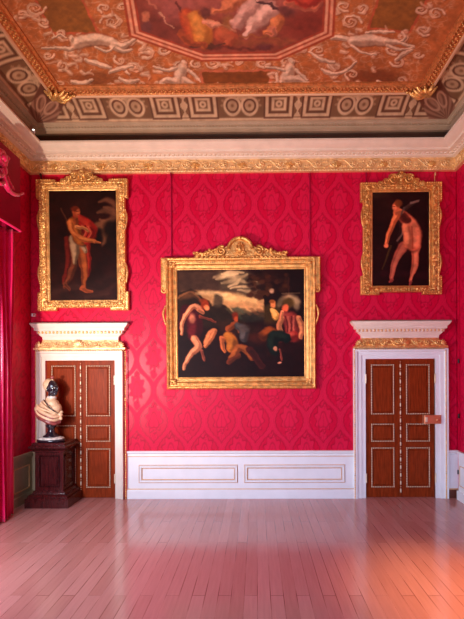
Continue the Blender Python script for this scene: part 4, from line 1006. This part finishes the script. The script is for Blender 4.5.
# tree on the right
for k in range(46):
    a = random.random() * 6.28; rr = random.random() ** .5; P.blob(272 + cos(a) * rr * 24, 282 + sin(a) * rr * 12, 3.4, 2.4, random.choice([(62, 34, 24), (52, 26, 22), (84, 50, 34), (44, 22, 20)]), 0, .5, .8)
for k in range(22): P.blob(246 + random.random() * 22, 291 + random.random() * 7, 2.6, 1.8, (78, 46, 32), 0, .5, .7)
P.poly([(288, 269), (305, 269), (305, 330), (292, 318)], (32, 14, 18), 3, .9); P.limb([(265, 296), (267, 310), (266, 325)], [2, 2, 2.6], (40, 20, 18)); P.stroke([(289, 278), (288, 300)], .8, (70, 38, 34), .5, .8)
P.poly([(264, 306), (276, 300), (282, 310), (280, 325), (264, 328)], (82, 68, 34), 2, .7)
# ground
P.poly([(177, 330), (220, 326), (262, 322), (305, 326), (305, 377), (177, 377)], (40, 14, 18), 4, .8); P.poly([(212, 318), (240, 322), (262, 328), (250, 336), (220, 332)], (62, 36, 24), 3, .6); P.poly([(262, 334), (280, 330), (284, 352), (268, 356)], (62, 20, 18), 3, .6)
# left seated figure
SK, SKH = (204, 138, 112), (234, 178, 150)
P.limb([(188, 312), (194, 322), (194, 334)], [7, 8, 7], (82, 18, 34), (112, 34, 48)); P.limb([(186, 308), (182, 318), (181, 330)], [5, 4, 3], (70, 14, 28))
P.limb([(200, 308), (193, 306), (186, 313), (182, 322), (181, 334)], [2.6, 2.8, 2.6, 2, 1.4], SK, SKH); P.blob(192, 318, 3, 5, (206, 150, 128), 10, .5, .8); P.limb([(198, 309), (202, 311)], [2.2, 2.2], SK)
P.blob(205, 304, 4.6, 4.6, (150, 60, 30), 0, .35); P.blob(203, 300.5, 4.4, 3, (170, 72, 34), 0, .4, .8); P.blob(207, 307, 2.6, 3, (220, 140, 104), -20, .4)
P.limb([(194, 338), (198, 346), (190, 354), (184, 364), (183, 369)], [3.6, 3.4, 2.8, 2, 1.3], SK, SKH); P.limb([(206, 342), (210, 333), (214, 331), (210, 339), (205, 345)], [3, 3, 2.6, 2.6, 2.4], (196, 124, 88), (224, 158, 120)); P.limb([(201, 350), (203, 360)], [1.4, 1.2], (150, 86, 76)); P.limb([(200, 316), (206, 318), (216, 322)], [1.6, 1.2, 1], (140, 72, 60))
# middle figures
P.blob(235, 316, 3.4, 4.4, (130, 50, 28), 0, .4); P.blob(236, 319, 2.4, 3, (186, 92, 54), 0, .4); P.limb([(228, 328), (236, 324), (240, 330)], [3, 3, 3], (150, 84, 50)); P.limb([(238, 326), (244, 330), (244, 338)], [4, 5, 4], (70, 68, 80), (96, 94, 104)); P.limb([(228, 336), (232, 342), (230, 348)], [5, 6, 4], (176, 112, 50), (202, 142, 72))
P.limb([(222, 338), (222, 346), (224, 351)], [2.6, 2.2, 1.8], (196, 120, 80)); P.limb([(232, 358), (238, 348), (246, 350), (252, 358)], [3.6, 4, 4, 3], (146, 84, 48), (172, 108, 64)); P.limb([(238, 356), (228, 362)], [2.6, 2], (120, 62, 42)); P.limb([(250, 350), (262, 366)], [4, 3], (80, 32, 32)); P.blob(244, 328, 5, 4, (88, 80, 84), 0, .5, .8)
P.limb([(262, 336), (270, 332), (278, 334)], [5, 6, 4], (118, 60, 28), (150, 84, 40)); P.blob(256, 338, 8, 6, (84, 38, 26), 0, .6, .7)
# right group
P.limb([(273, 311), (276, 316)], [3, 4], (226, 176, 104), (240, 206, 140)); P.blob(273.6, 304, 3.2, 3.8, (222, 150, 104), 0, .35); P.blob(272, 301, 3, 2, (160, 96, 50), 0, .4); P.blob(272, 291, 2, 2.4, (206, 176, 158), 0, .5, .9)
P.blob(291, 299, 8, 5, (178, 162, 138), 10, .5, .9); P.blob(297, 304, 4, 6, (158, 144, 124), 0, .5, .8); P.blob(281, 302, 3, 5, (130, 118, 98), 20, .5, .8); P.blob(289, 303, 5.4, 5, (88, 70, 40), 0, .4); P.blob(285.5, 308, 3, 3.8, (208, 112, 84), 0, .35); P.stroke([(283, 293), (300, 293)], .8, (120, 104, 84), .5, .6)
P.limb([(286, 318), (292, 322), (294, 334)], [7, 9, 8], (132, 54, 58), (170, 88, 84)); P.limb([(282, 318), (279, 326), (281, 331)], [2.6, 2.2, 1.8], (214, 148, 116)); P.limb([(283, 312), (281, 318)], [1.8, 1.6], (220, 150, 120)); P.limb([(299, 318), (302, 328), (301, 338)], [3, 2.6, 2], (200, 132, 104), (224, 164, 130))
for k in range(4): P.stroke([(286 + k * 2.6, 316), (288 + k * 2, 328), (286 + k * 3, 338)], .7, (196, 120, 110) if k % 2 else (84, 22, 34), .5, .7)
P.limb([(294, 336), (284, 337), (276, 340)], [5, 4.4, 4], (150, 50, 50), (186, 92, 84)); P.limb([(286, 338), (276, 336), (272, 344), (275, 352)], [5, 6, 6, 4], (22, 34, 34), (36, 50, 46)); P.blob(275.6, 349, 2.2, 2.6, (214, 158, 140), 0, .4); P.limb([(280, 350), (281, 360)], [1, .8], (150, 80, 76)); P.blob(279.5, 362.5, 1.8, 1.2, (216, 160, 148), 0, .5)
S.finish(1.0, 1.2)
gilt_painting('painting', 'wide gilt-framed landscape painting with seated figures in the middle of the wall', (161.5, 256, 320.8, 387.8), (177.2, 269.2, 304.6, 376.9), 238.2, (195, 288), crest_large, .09, S, 1.2, 'gold_dark', True)

# --- right canvas: nude figure from behind
S = canvas_grid(373.2, 430, 191.4, 285, 160, 264, (34, 12, 14)); P = S; P.warp(.8, 6)
P.mottle(.2, 12, 9); P.blob(378, 194, 10, 4, (62, 46, 36), 0, .8, .7); P.blob(388, 205, 10, 14, (52, 24, 22), 0, .8, .6)
P.stroke([(373, 275), (395, 272), (430, 276)], 3, (46, 16, 26), .8, .6)
P.limb([(392, 245), (387, 258), (383, 268)], [1, .8, .6], (70, 50, 30)); P.limb([(406, 208), (413, 203), (420, 200)], [2, 1.6, 1], (70, 48, 48)); P.stroke([(412, 202), (419, 200.5)], 1.1, (110, 92, 96), .5, .9); P.limb([(402, 218), (404, 228), (400, 240)], [4, 4, 3], (44, 26, 28)); P.stroke([(398, 240), (402, 234), (404, 230)], .9, (120, 96, 96), .5, .8)
SK, SKH = (190, 100, 82), (222, 142, 120)
P.limb([(404, 246), (398, 256), (394, 266), (392, 280)], [5, 3.6, 3, 1.5], (172, 92, 84), (204, 126, 112), (60, 22, 22), (.1, 0)); P.limb([(393, 279), (390, 281)], [1.5, 1], (150, 70, 70)); P.limb([(417, 246), (416, 256), (416, 264), (413, 274), (411, 281)], [4.6, 3.4, 3.6, 2, 1.2], SK, SKH, (60, 22, 22), (.1, 0)); P.limb([(412, 281), (411, 284)], [1.3, 1], (150, 72, 72))
P.limb([(402, 214), (410, 222), (415, 232), (415, 244)], [5, 6.4, 7.4, 6.4], SK, SKH, (60, 22, 22), (.25, -.1)); P.limb([(407, 226), (409, 236), (409, 243)], [4.4, 5, 5], (202, 116, 94), (226, 148, 120)); P.stroke([(413, 226), (413.5, 238), (414, 248)], .6, (140, 60, 50), .6, .7)
P.limb([(401, 213), (406, 218), (409, 219)], [4.6, 4.6, 3], (98, 40, 36)); P.limb([(398, 213), (394, 222), (390, 232), (387, 242)], [3.6, 2.8, 2.4, 1.8], (196, 104, 72), (220, 134, 96)); P.blob(387, 244.5, 2.6, 2.4, (206, 116, 90), 0, .35); P.limb([(396, 212), (400, 210), (403, 211)], [2.4, 2.6, 2], (206, 116, 84))
P.blob(397, 206, 3.8, 5, (196, 108, 82), 10, .3); P.blob(399.5, 202.5, 4, 3.6, (112, 60, 34), 20, .4); P.blob(395.4, 207, 1.8, 2.8, (220, 138, 110), 0, .5, .8); P.stroke([(393.6, 205.5), (396, 205.3)], .35, (80, 30, 24), .5, .9); P.stroke([(405, 207), (402, 214)], 1, (86, 70, 76), .6, .8)
S.finish(1.0, 1.08)
gilt_painting('painting', 'tall gilt-framed painting of a nude seen from behind, above the right door', (361.4, 183.5, 442.6, 295.2), (373.2, 191.4, 430, 285), 172, (377, 431), crest_small, .04, S, 1.0, 'gold_dark', False)

# --- hanging rods
def rod(px, y0, y1, label, r=.008, m='dark'):
    a = at(px, y0, D - .02); b = at(px, y1, D - .02); mb = MB(); e = empty('picture_rod', (a.x, D - .02, b.z), label=label, cat='picture rod', group='rods the paintings hang from')
    mb.tube([(0, 0, a.z - b.z), (0, 0, 0)], r, 8); mb.build('rod', m, e)
    mb = MB(); mb.tube(crom([(0, -.0, a.z - b.z), (0, -.03, a.z - b.z + .02), (0, -.03, a.z - b.z - .03)], 4), r * 1.3, 7); mb.build('hook', m, e)
rod(171.2, 175, 257, 'dark red picture rod above the left end of the wide middle painting', .008, 'pelmet')
rod(309.8, 175, 256, 'dark red picture rod above the right end of the wide middle painting', .008, 'pelmet')
rod(366, 175, 185, 'short rod above the left corner of the right-hand painting', .008, 'pelmet')
rod(434.6, 174.5, 185, 'short rod above the right corner of the right-hand painting', .006, 'giltline')
rod(41.2, 175.5, 183, 'short dark rod above the left corner of the left-hand painting', .008, 'dark')

# --- small alarm sensor on the wall
p = at(33.5, 315, D - .02); e = empty('alarm_sensor', (p.x, D, p.z), label='small pinkish white sensor box on the wall just above the left door hood', cat='sensor')
mb = MB(); mb.box(-.032, .032, -.035, 0, -.024, .024, .006); mb.build('housing', 'plastic', e); mb = MB(); mb.box(.004, .024, -.038, -.034, -.016, .016); mb.build('lens', 'redplastic', e)
# --- small floodlight on the cornice
p = at(34.3, 134, 6.30); e = empty('cornice_spotlight', (X0 + .325, 6.30, 5.605), label='small bright spotlight standing on the cornice lip in the far left corner', cat='spotlight')
mb = MB(); mb.lathe([(.018, 0), (.018, .008), (.005, .012), (.005, .04)], n=12); mb.build('stand', 'dark', e); mb = MB(); mb.lathe([(.010, -.03), (.018, -.025), (.022, .025), (.019, .03)], n=14)
o = mb.build('lamp_head', 'plastic', e, True); o.location = (0, 0, .05); o.rotation_euler = (radians(60), 0, radians(20)); mb = MB(); mb.lathe([(.0005, 0), (.018, 0), (.018, .002), (.0005, .003)], n=14); q = mb.build('lens', 'lamp', o); q.location = (0, 0, .03)

# ================================================================== PEDESTAL
PX, PY = -3.155, 6.515
ped = empty('pedestal', (PX, PY, 0), label='dark red mahogany pedestal with sunk front panel, standing before the left door', cat='pedestal')
def tier(mb, hx, f, b, z0, z1, ch=0.):
    """box with splayed edges: hx half width, f front extent, b back extent"""
    if ch: mb.loops([[(-hx, -f, z0), (hx, -f, z0), (hx, b, z0), (-hx, b, z0)], [(-hx, -f, z1 - ch), (hx, -f, z1 - ch), (hx, b, z1 - ch), (-hx, b, z1 - ch)], [(-hx + ch, -f + ch, z1), (hx - ch, -f + ch, z1), (hx - ch, b, z1), (-hx + ch, b, z1)]], cap=True)
    else: mb.box(-hx, hx, -f, b, z0, z1)
BK = .262
mb = MB(); tier(mb, .325, .245, BK, 0, .15, .012); recalc(mb.build('plinth', 'mahogany_ped', ped))
mb = MB(); mb.loops([[(-hx, -f, z), (hx, -f, z), (hx, BK, z), (-hx, BK, z)] for hx, f, z in [(.30, .22, .15), (.30, .22, .175), (.285, .205, .19), (.255, .185, .20), (.245, .175, .22), (.235, .165, .235), (.235, .165, .25)]], cap=True); recalc(mb.build('base_moulding', 'mahogany_ped', ped))
mb = MB(); z0, z1, hx, f = .25, .87, .215, .15
mb.box(-hx, hx, -f + .022, BK - .02, z0, z1)
for a, b in ((-hx, -hx + .055), (hx - .055, hx)): mb.box(a, b, -f, -f + .022, z0, z1)
mb.box(-hx + .055, hx - .055, -f, -f + .022, z0, z0 + .05); mb.box(-hx + .055, hx - .055, -f, -f + .022, z1 - .07, z1)
mb.build('body', 'mahogany_ped', ped)
mb = MB(); panel_ring(mb, -hx + .055, hx - .055, z0 + .05, z1 - .07, -f + .012, .022, .02); mb.box(-hx + .095, hx - .095, -f + .010, -f + .024, z0 + .09, z1 - .11, .008); recalc(mb.build('sunk_panel', 'mahogany_ped', ped))
mb = MB(); y0, y1 = -f + .05, BK - .06
for (a, b, c, d) in ((y0, y0 + .02, z0 + .05, z1 - .07), (y1 - .02, y1, z0 + .05, z1 - .07), (y0, y1, z0 + .05, z0 + .07), (y0, y1, z1 - .09, z1 - .07)): mb.box(hx, hx + .010, a, b, c, d)
mb.build('side_moulding', 'mahogany_ped', ped)
mb = MB(); mb.loops([[(-hx, -f, z), (hx, -f, z), (hx, BK, z), (-hx, BK, z)] for hx, f, z in [(.22, .155, .85), (.235, .17, .862), (.235, .17, .875), (.25, .185, .89), (.27, .205, .91), (.285, .22, .922), (.285, .22, .95), (.275, .21, .958), (.25, .185, .962), (.25, .185, .992), (.243, .178, 1.0)]], cap=True); recalc(mb.build('cap', 'mahogany_ped', ped))

ped.scale = (1, 1, .97)
# ================================================================== BUST
bx, by, bz = -3.185, 6.50, 1.0
bust = empty('bust', (bx, by, bz), label='marble portrait bust with black face, pale headcloth and cream drapery, standing on the mahogany pedestal', cat='bust')
def fuse(o, vox=.008, smooth=6):
    r = o.modifiers.new('remesh', 'REMESH'); r.mode = 'VOXEL'; r.voxel_size = vox; r.use_smooth_shade = True
    s = o.modifiers.new('smooth', 'SMOOTH'); s.factor = .5; s.iterations = smooth; return o
mb = MB(); mb.lathe([(.0, 0), (.17, 0), (.185, .012), (.185, .028), (.175, .036), (.0, .036)], n=36, sx=1.12, sy=.85); mb.build('dish_base', 'marble_black', bust, True)
mb = MB(); mb.lathe([(.0, .036), (.168, .036), (.172, .046), (.155, .06), (.115, .072), (.0, .074)], n=36, sx=1.1, sy=.85); mb.build('white_marble_step', 'marble_white', bust, True)
mb = MB(); mb.lathe([(.0, .070), (.118, .070), (.112, .085), (.075, .11), (.052, .14), (.046, .17), (.052, .20), (.075, .225), (.082, .24), (.070, .25), (.0, .25)], n=32); mb.build('socle', 'marble_black', bust, True)
# underside of the torso: dark tapering block from the socle to the drapery
mb = MB(); rings = []
for t in range(9):
    k = t / 8; z = .225 + .22 * k; rx = .060 + .10 * k ** 1.1; ry = .052 + .055 * k; cxx = .015 - .05 * k
    rings.append([(cxx + rx * cos(a), ry * sin(a), z) for a in [2 * pi * i / 28 for i in range(28)]])
mb.loops(rings, cap=True); mb.build('torso_underside', 'marble_black', bust, True)
# draped shoulders: one smooth body, facing +X and a little toward the room
mb = MB()
mb.ball((-.02, .01, .46), 1, 20, 14, (.17, .12, .09)); mb.ball((-.09, .06, .49), 1, 16, 12, (.12, .09, .075)); mb.ball((-.12, -.05, .485), 1, 16, 12, (.10, .085, .07))
mb.ball((.05, -.02, .40), 1, 16, 12, (.11, .11, .085)); mb.ball((.075, -.01, .49), 1, 14, 10, (.085, .10, .085)); mb.ball((-.03, 0, .555), 1, 16, 12, (.135, .105, .075)); mb.ball((.03, -.01, .56), 1, 14, 10, (.09, .09, .07)); mb.ball((.0, 0, .63), 1, 14, 10, (.078, .070, .045))
fuse(mb.build('draped_shoulders', 'marble_cream', bust), .009, 5)
# folds of the cloak: sweeping ridges
mb = MB(); mb2 = MB()
fold = [[(-.205, -.05, .50), (-.12, -.135, .42), (.00, -.155, .36), (.10, -.13, .325), (.165, -.05, .34)],
        [(-.205, -.05, .46), (-.13, -.125, .38), (-.01, -.145, .315), (.09, -.12, .275), (.155, -.05, .29)],
        [(-.18, -.06, .54), (-.10, -.14, .47), (.02, -.16, .41), (.11, -.13, .375), (.17, -.05, .39)]]
for k, q in enumerate(fold):
    (mb if k != 1 else mb2).tube(crom(q, 6), [.020 + .008 * sin(i / 24 * pi) for i in range(25)], 10)
mb.tube(crom([(-.10, -.11, .58), (-.03, -.135, .53), (.06, -.14, .47), (.14, -.10, .43)], 6), [.014] * 19, 8)
mb.tube(crom([(-.16, -.10, .54), (-.08, -.15, .50), (.04, -.155, .455), (.12, -.12, .42)], 6), [.015] * 19, 8)
mb.ball((.165, -.06, .40), .036, 12, 9, (1, 1, 1.15)); mb.ball((.185, -.06, .44), .022, 10, 8); mb.ball((.17, -.06, .345), .028, 10, 8)
mb.build('cloak_folds', 'marble_cream', bust, True)
mb2.tube(crom([(-.21, -.04, .43), (-.14, -.10, .35), (-.02, -.12, .305), (.07, -.10, .275), (.13, -.04, .285)], 6), [.016] * 25, 9); mb2.tube(crom([(-.21, -.06, .48), (-.125, -.142, .40), (-.005, -.162, .338), (.095, -.140, .30), (.16, -.055, .315)], 6), [.018] * 25, 8)
mb2.tube(crom([(-.19, -.06, .52), (-.11, -.145, .445), (.01, -.168, .385), (.105, -.145, .35)], 6), [.015] * 19, 8)
mb2.build('veined_cloak_hem', 'marble_pink', bust, True)
mb = MB(); mb.tube(crom([(-.07, -.085, .625), (-.02, -.125, .58), (.04, -.145, .52), (.10, -.14, .465), (.15, -.10, .425)], 6), .007, 7); mb.build('dark_strap', 'marble_black', bust, True)
# white collar and dark neck opening
mb = MB(); mb.lathe([(.060, .635), (.068, .64), (.066, .655), (.060, .668), (.052, .672)], (.008, 0, 0), 24); mb.build('white_collar', 'marble_white', bust, True)
mb = MB(); mb.tube([(.008, 0, .62), (.010, 0, .68), (.016, -.002, .72)], [.052, .050, .052], 16); mb.build('neck', 'marble_black', bust, True)
# head turned to +X, slightly to the room
hd = empty('head', (0, 0, 0)); bpy.data.objects.remove(hd)
HR = Matrix.Rotation(radians(-22), 3, 'Z'); hc = Vector((.014, -.004, .783))
HK = 1.12
def hb(mb, x, y, z, r, sc=(1, 1, 1), n=14, m=10): mb.ball(hc + HR @ Vector((x, y, z)) * HK, r * HK, n, m, sc, HR)
mb = MB(); hb(mb, -.008, 0, .025, .078, (1.12, .92, 1.12), 20, 14); hb(mb, .028, 0, -.028, .056, (1.0, .95, 1.25), 18, 12); hb(mb, .062, 0, -.070, .024, (1, 1.1, .9)); hb(mb, .072, 0, .030, .026, (.6, 1.9, .6))
hb(mb, .094, 0, -.004, .014, (1.1, .8, 1.9)); hb(mb, .098, 0, -.020, .015, (1, 1.25, .7)); hb(mb, .084, 0, -.042, .014, (1, 1.7, .55)); hb(mb, .082, 0, -.052, .013, (1, 1.5, .6))
for s in (-1, 1): hb(mb, .056, s * .036, -.016, .022, (.8, .8, 1)); hb(mb, -.004, s * .074, -.006, .018, (.9, .5, 1.4)); hb(mb, .020, s * .048, -.048, .022, (1.4, .6, .8))
hob = fuse(mb.build('head', 'marble_black', bust), .0048, 3)
for s in (-1, 1):
    mb = MB(); hb(mb, .076, s * .028, .010, .009, (.6, 1.25, .75)); mb.build('eye', 'marble_white', hob, True)
# headcloth: wrapped bands over the back of the skull, topknot ball and pin
mb = MB(); hb(mb, -.040, 0, .040, .080, (1.0, 1.02, 1.08), 20, 14)
fuse(mb.build('headcloth', 'marble_cream', bust), .006, 2)
mb = MB()
for k in range(5):
    a = radians(65 + k * 26); pts = []
    for i in range(13):
        th = pi * i / 12; pts.append(hc + HR @ Vector((-.045 + cos(a) * .082 * sin(th) * .9, cos(th) * .082, .040 + sin(a) * .087 * sin(th))) * HK)
    mb.tube(pts, .009, 7)
mb.build('headcloth_folds', 'marble_cream', bust, True)
mb = MB(); mb.ball(hc + HR @ Vector((.01, 0, .163)), .028, 14, 10, (1, 1, .95)); mb.build('topknot', 'marble_pink', bust, True)
mb = MB(); mb.tube([hc + Vector((.01, 0, .12)), hc + Vector((.01, 0, .145))], .012, 10); mb.build('topknot_stem', 'marble_cream', bust, True)
bust.location.z = .97; bust.scale = (1.03, 1.03, 1.045)

# ================================================================== CURTAIN, PELMET
pel = empty('pelmet', (X0, 4.7, 4.07), label='crimson upholstered window pelmet with a carved cloth swag, top left of the window', cat='pelmet')
y1 = 6.05 - 4.7; dx = -3.40 - X0
mb = MB(); mb.box(dx - .025, dx, -1.45, y1, 0, 1.02); mb.build('front_board', 'pelmet', pel)
for ya in (-1.45, y1 - .025):
    mb = MB(); mb.box(0, dx - .025, ya, ya + .025, 0, 1.02); mb.build('side_board', 'pelmet', pel)
mb = MB(); mb.box(0, dx, -1.45, y1, 1.02, 1.045); mb.build('top_board', 'pelmet', pel)
mb = MB(); mb.tube([(dx, -1.45, .005), (dx, y1, .005)], .016, 8); mb.tube([(dx, y1, .005), (0, y1, .005)], .016, 8); mb.build('lower_cord', 'curtain', pel, True)
def pp(px, py, X=-3.36):                            # point on the plane X = const seen at a photo pixel
    r = ray(px, py); k = X / r.x; return (X - X0, r.y * k - 4.7, EYE + r.z * k - 4.07)
mb = MB()
mb.tube(crom([pp(1, 168), pp(4, 178), pp(7, 187), pp(12, 193), pp(18, 195), pp(23.5, 193)], 6), [.030] * 8 + [.036] * 8 + [.027] * 6 + [.020] * 4 + [.013] * 5, 10)
mb.tube(crom([pp(7, 176), pp(10, 184), pp(14, 190)], 6), [.022] * 6 + [.026] * 4 + [.016] * 3, 9); mb.tube(crom([pp(-4, 180), pp(1, 184), pp(5, 181)], 6), [.02] * 5 + [.026] * 5 + [.018] * 3, 9)
mb.tube(crom([pp(-8, 172), pp(-1, 176), pp(3, 174)], 6), [.03] * 13, 9)
mb.build('swag', 'curtain', pel, True)
mb = MB(); c = Vector(pp(2, 158))
for k in range(9):
    a = k * 2 * pi / 9; mb.ball(c + Vector((0, cos(a) * .075, sin(a) * .075)), .045, 10, 7, (.8, 1, 1))
mb.ball(c + Vector((.02, 0, 0)), .05, 10, 7); mb.ball(c + Vector((0, .06, -.14)), .045, 9, 6, (.8, .9, 1.5)); mb.ball(c + Vector((0, .12, .06)), .035, 9, 6)
mb.build('rosette', 'curtain', pel, True)

cur = empty('curtain', (X0 + .15, 5.85, 0), label='long crimson silk curtain hanging in folds at the left edge beside the window', cat='curtain')
n = 150; nz = 44; V = []
for j in range(nz + 1):
    t = j / nz; z = .012 + 4.035 * t; pin = 1 - .25 * math.exp(-((t - .12) / .10) ** 2) * 0
    row = []
    for i in range(n + 1):
        s = i / n; y = -.32 + .46 * s; am = .052 * (1 + .25 * sin(3 * t + 5 * s)); fo = am * sin(s * 2 * pi * 4.2 + .5 * sin(t * 3)) + .010 * sin(s * 47 + t * 4)
        x = fo + .010 * sin(t * 9 + s * 7) + .02 + (-.05 * max(0, s - .85) / .15)
        row.append((x, y + .018 * cos(s * 2 * pi * 4.2) + .02 * (1 - t) * (s - .5), z))
    V.append(row)
mb = MB(); mb.loops(V, closed=False); o = mb.build('drape', 'curtain', cur, True); sm = o.modifiers.new('thick', 'SOLIDIFY'); sm.thickness = .006
mb = MB()
for k in range(150): mb.ball((V[0][0][0] + .03, -.325, .03 + k * .0268), .0105, 6, 4)
mb.build('beaded_trim', 'fringe', cur, True)
mb = MB(); mb.tube([(.0, -.36, 4.045), (.0, .155, 4.045)], .012, 10); mb.build('curtain_pole', 'dark', cur, True)
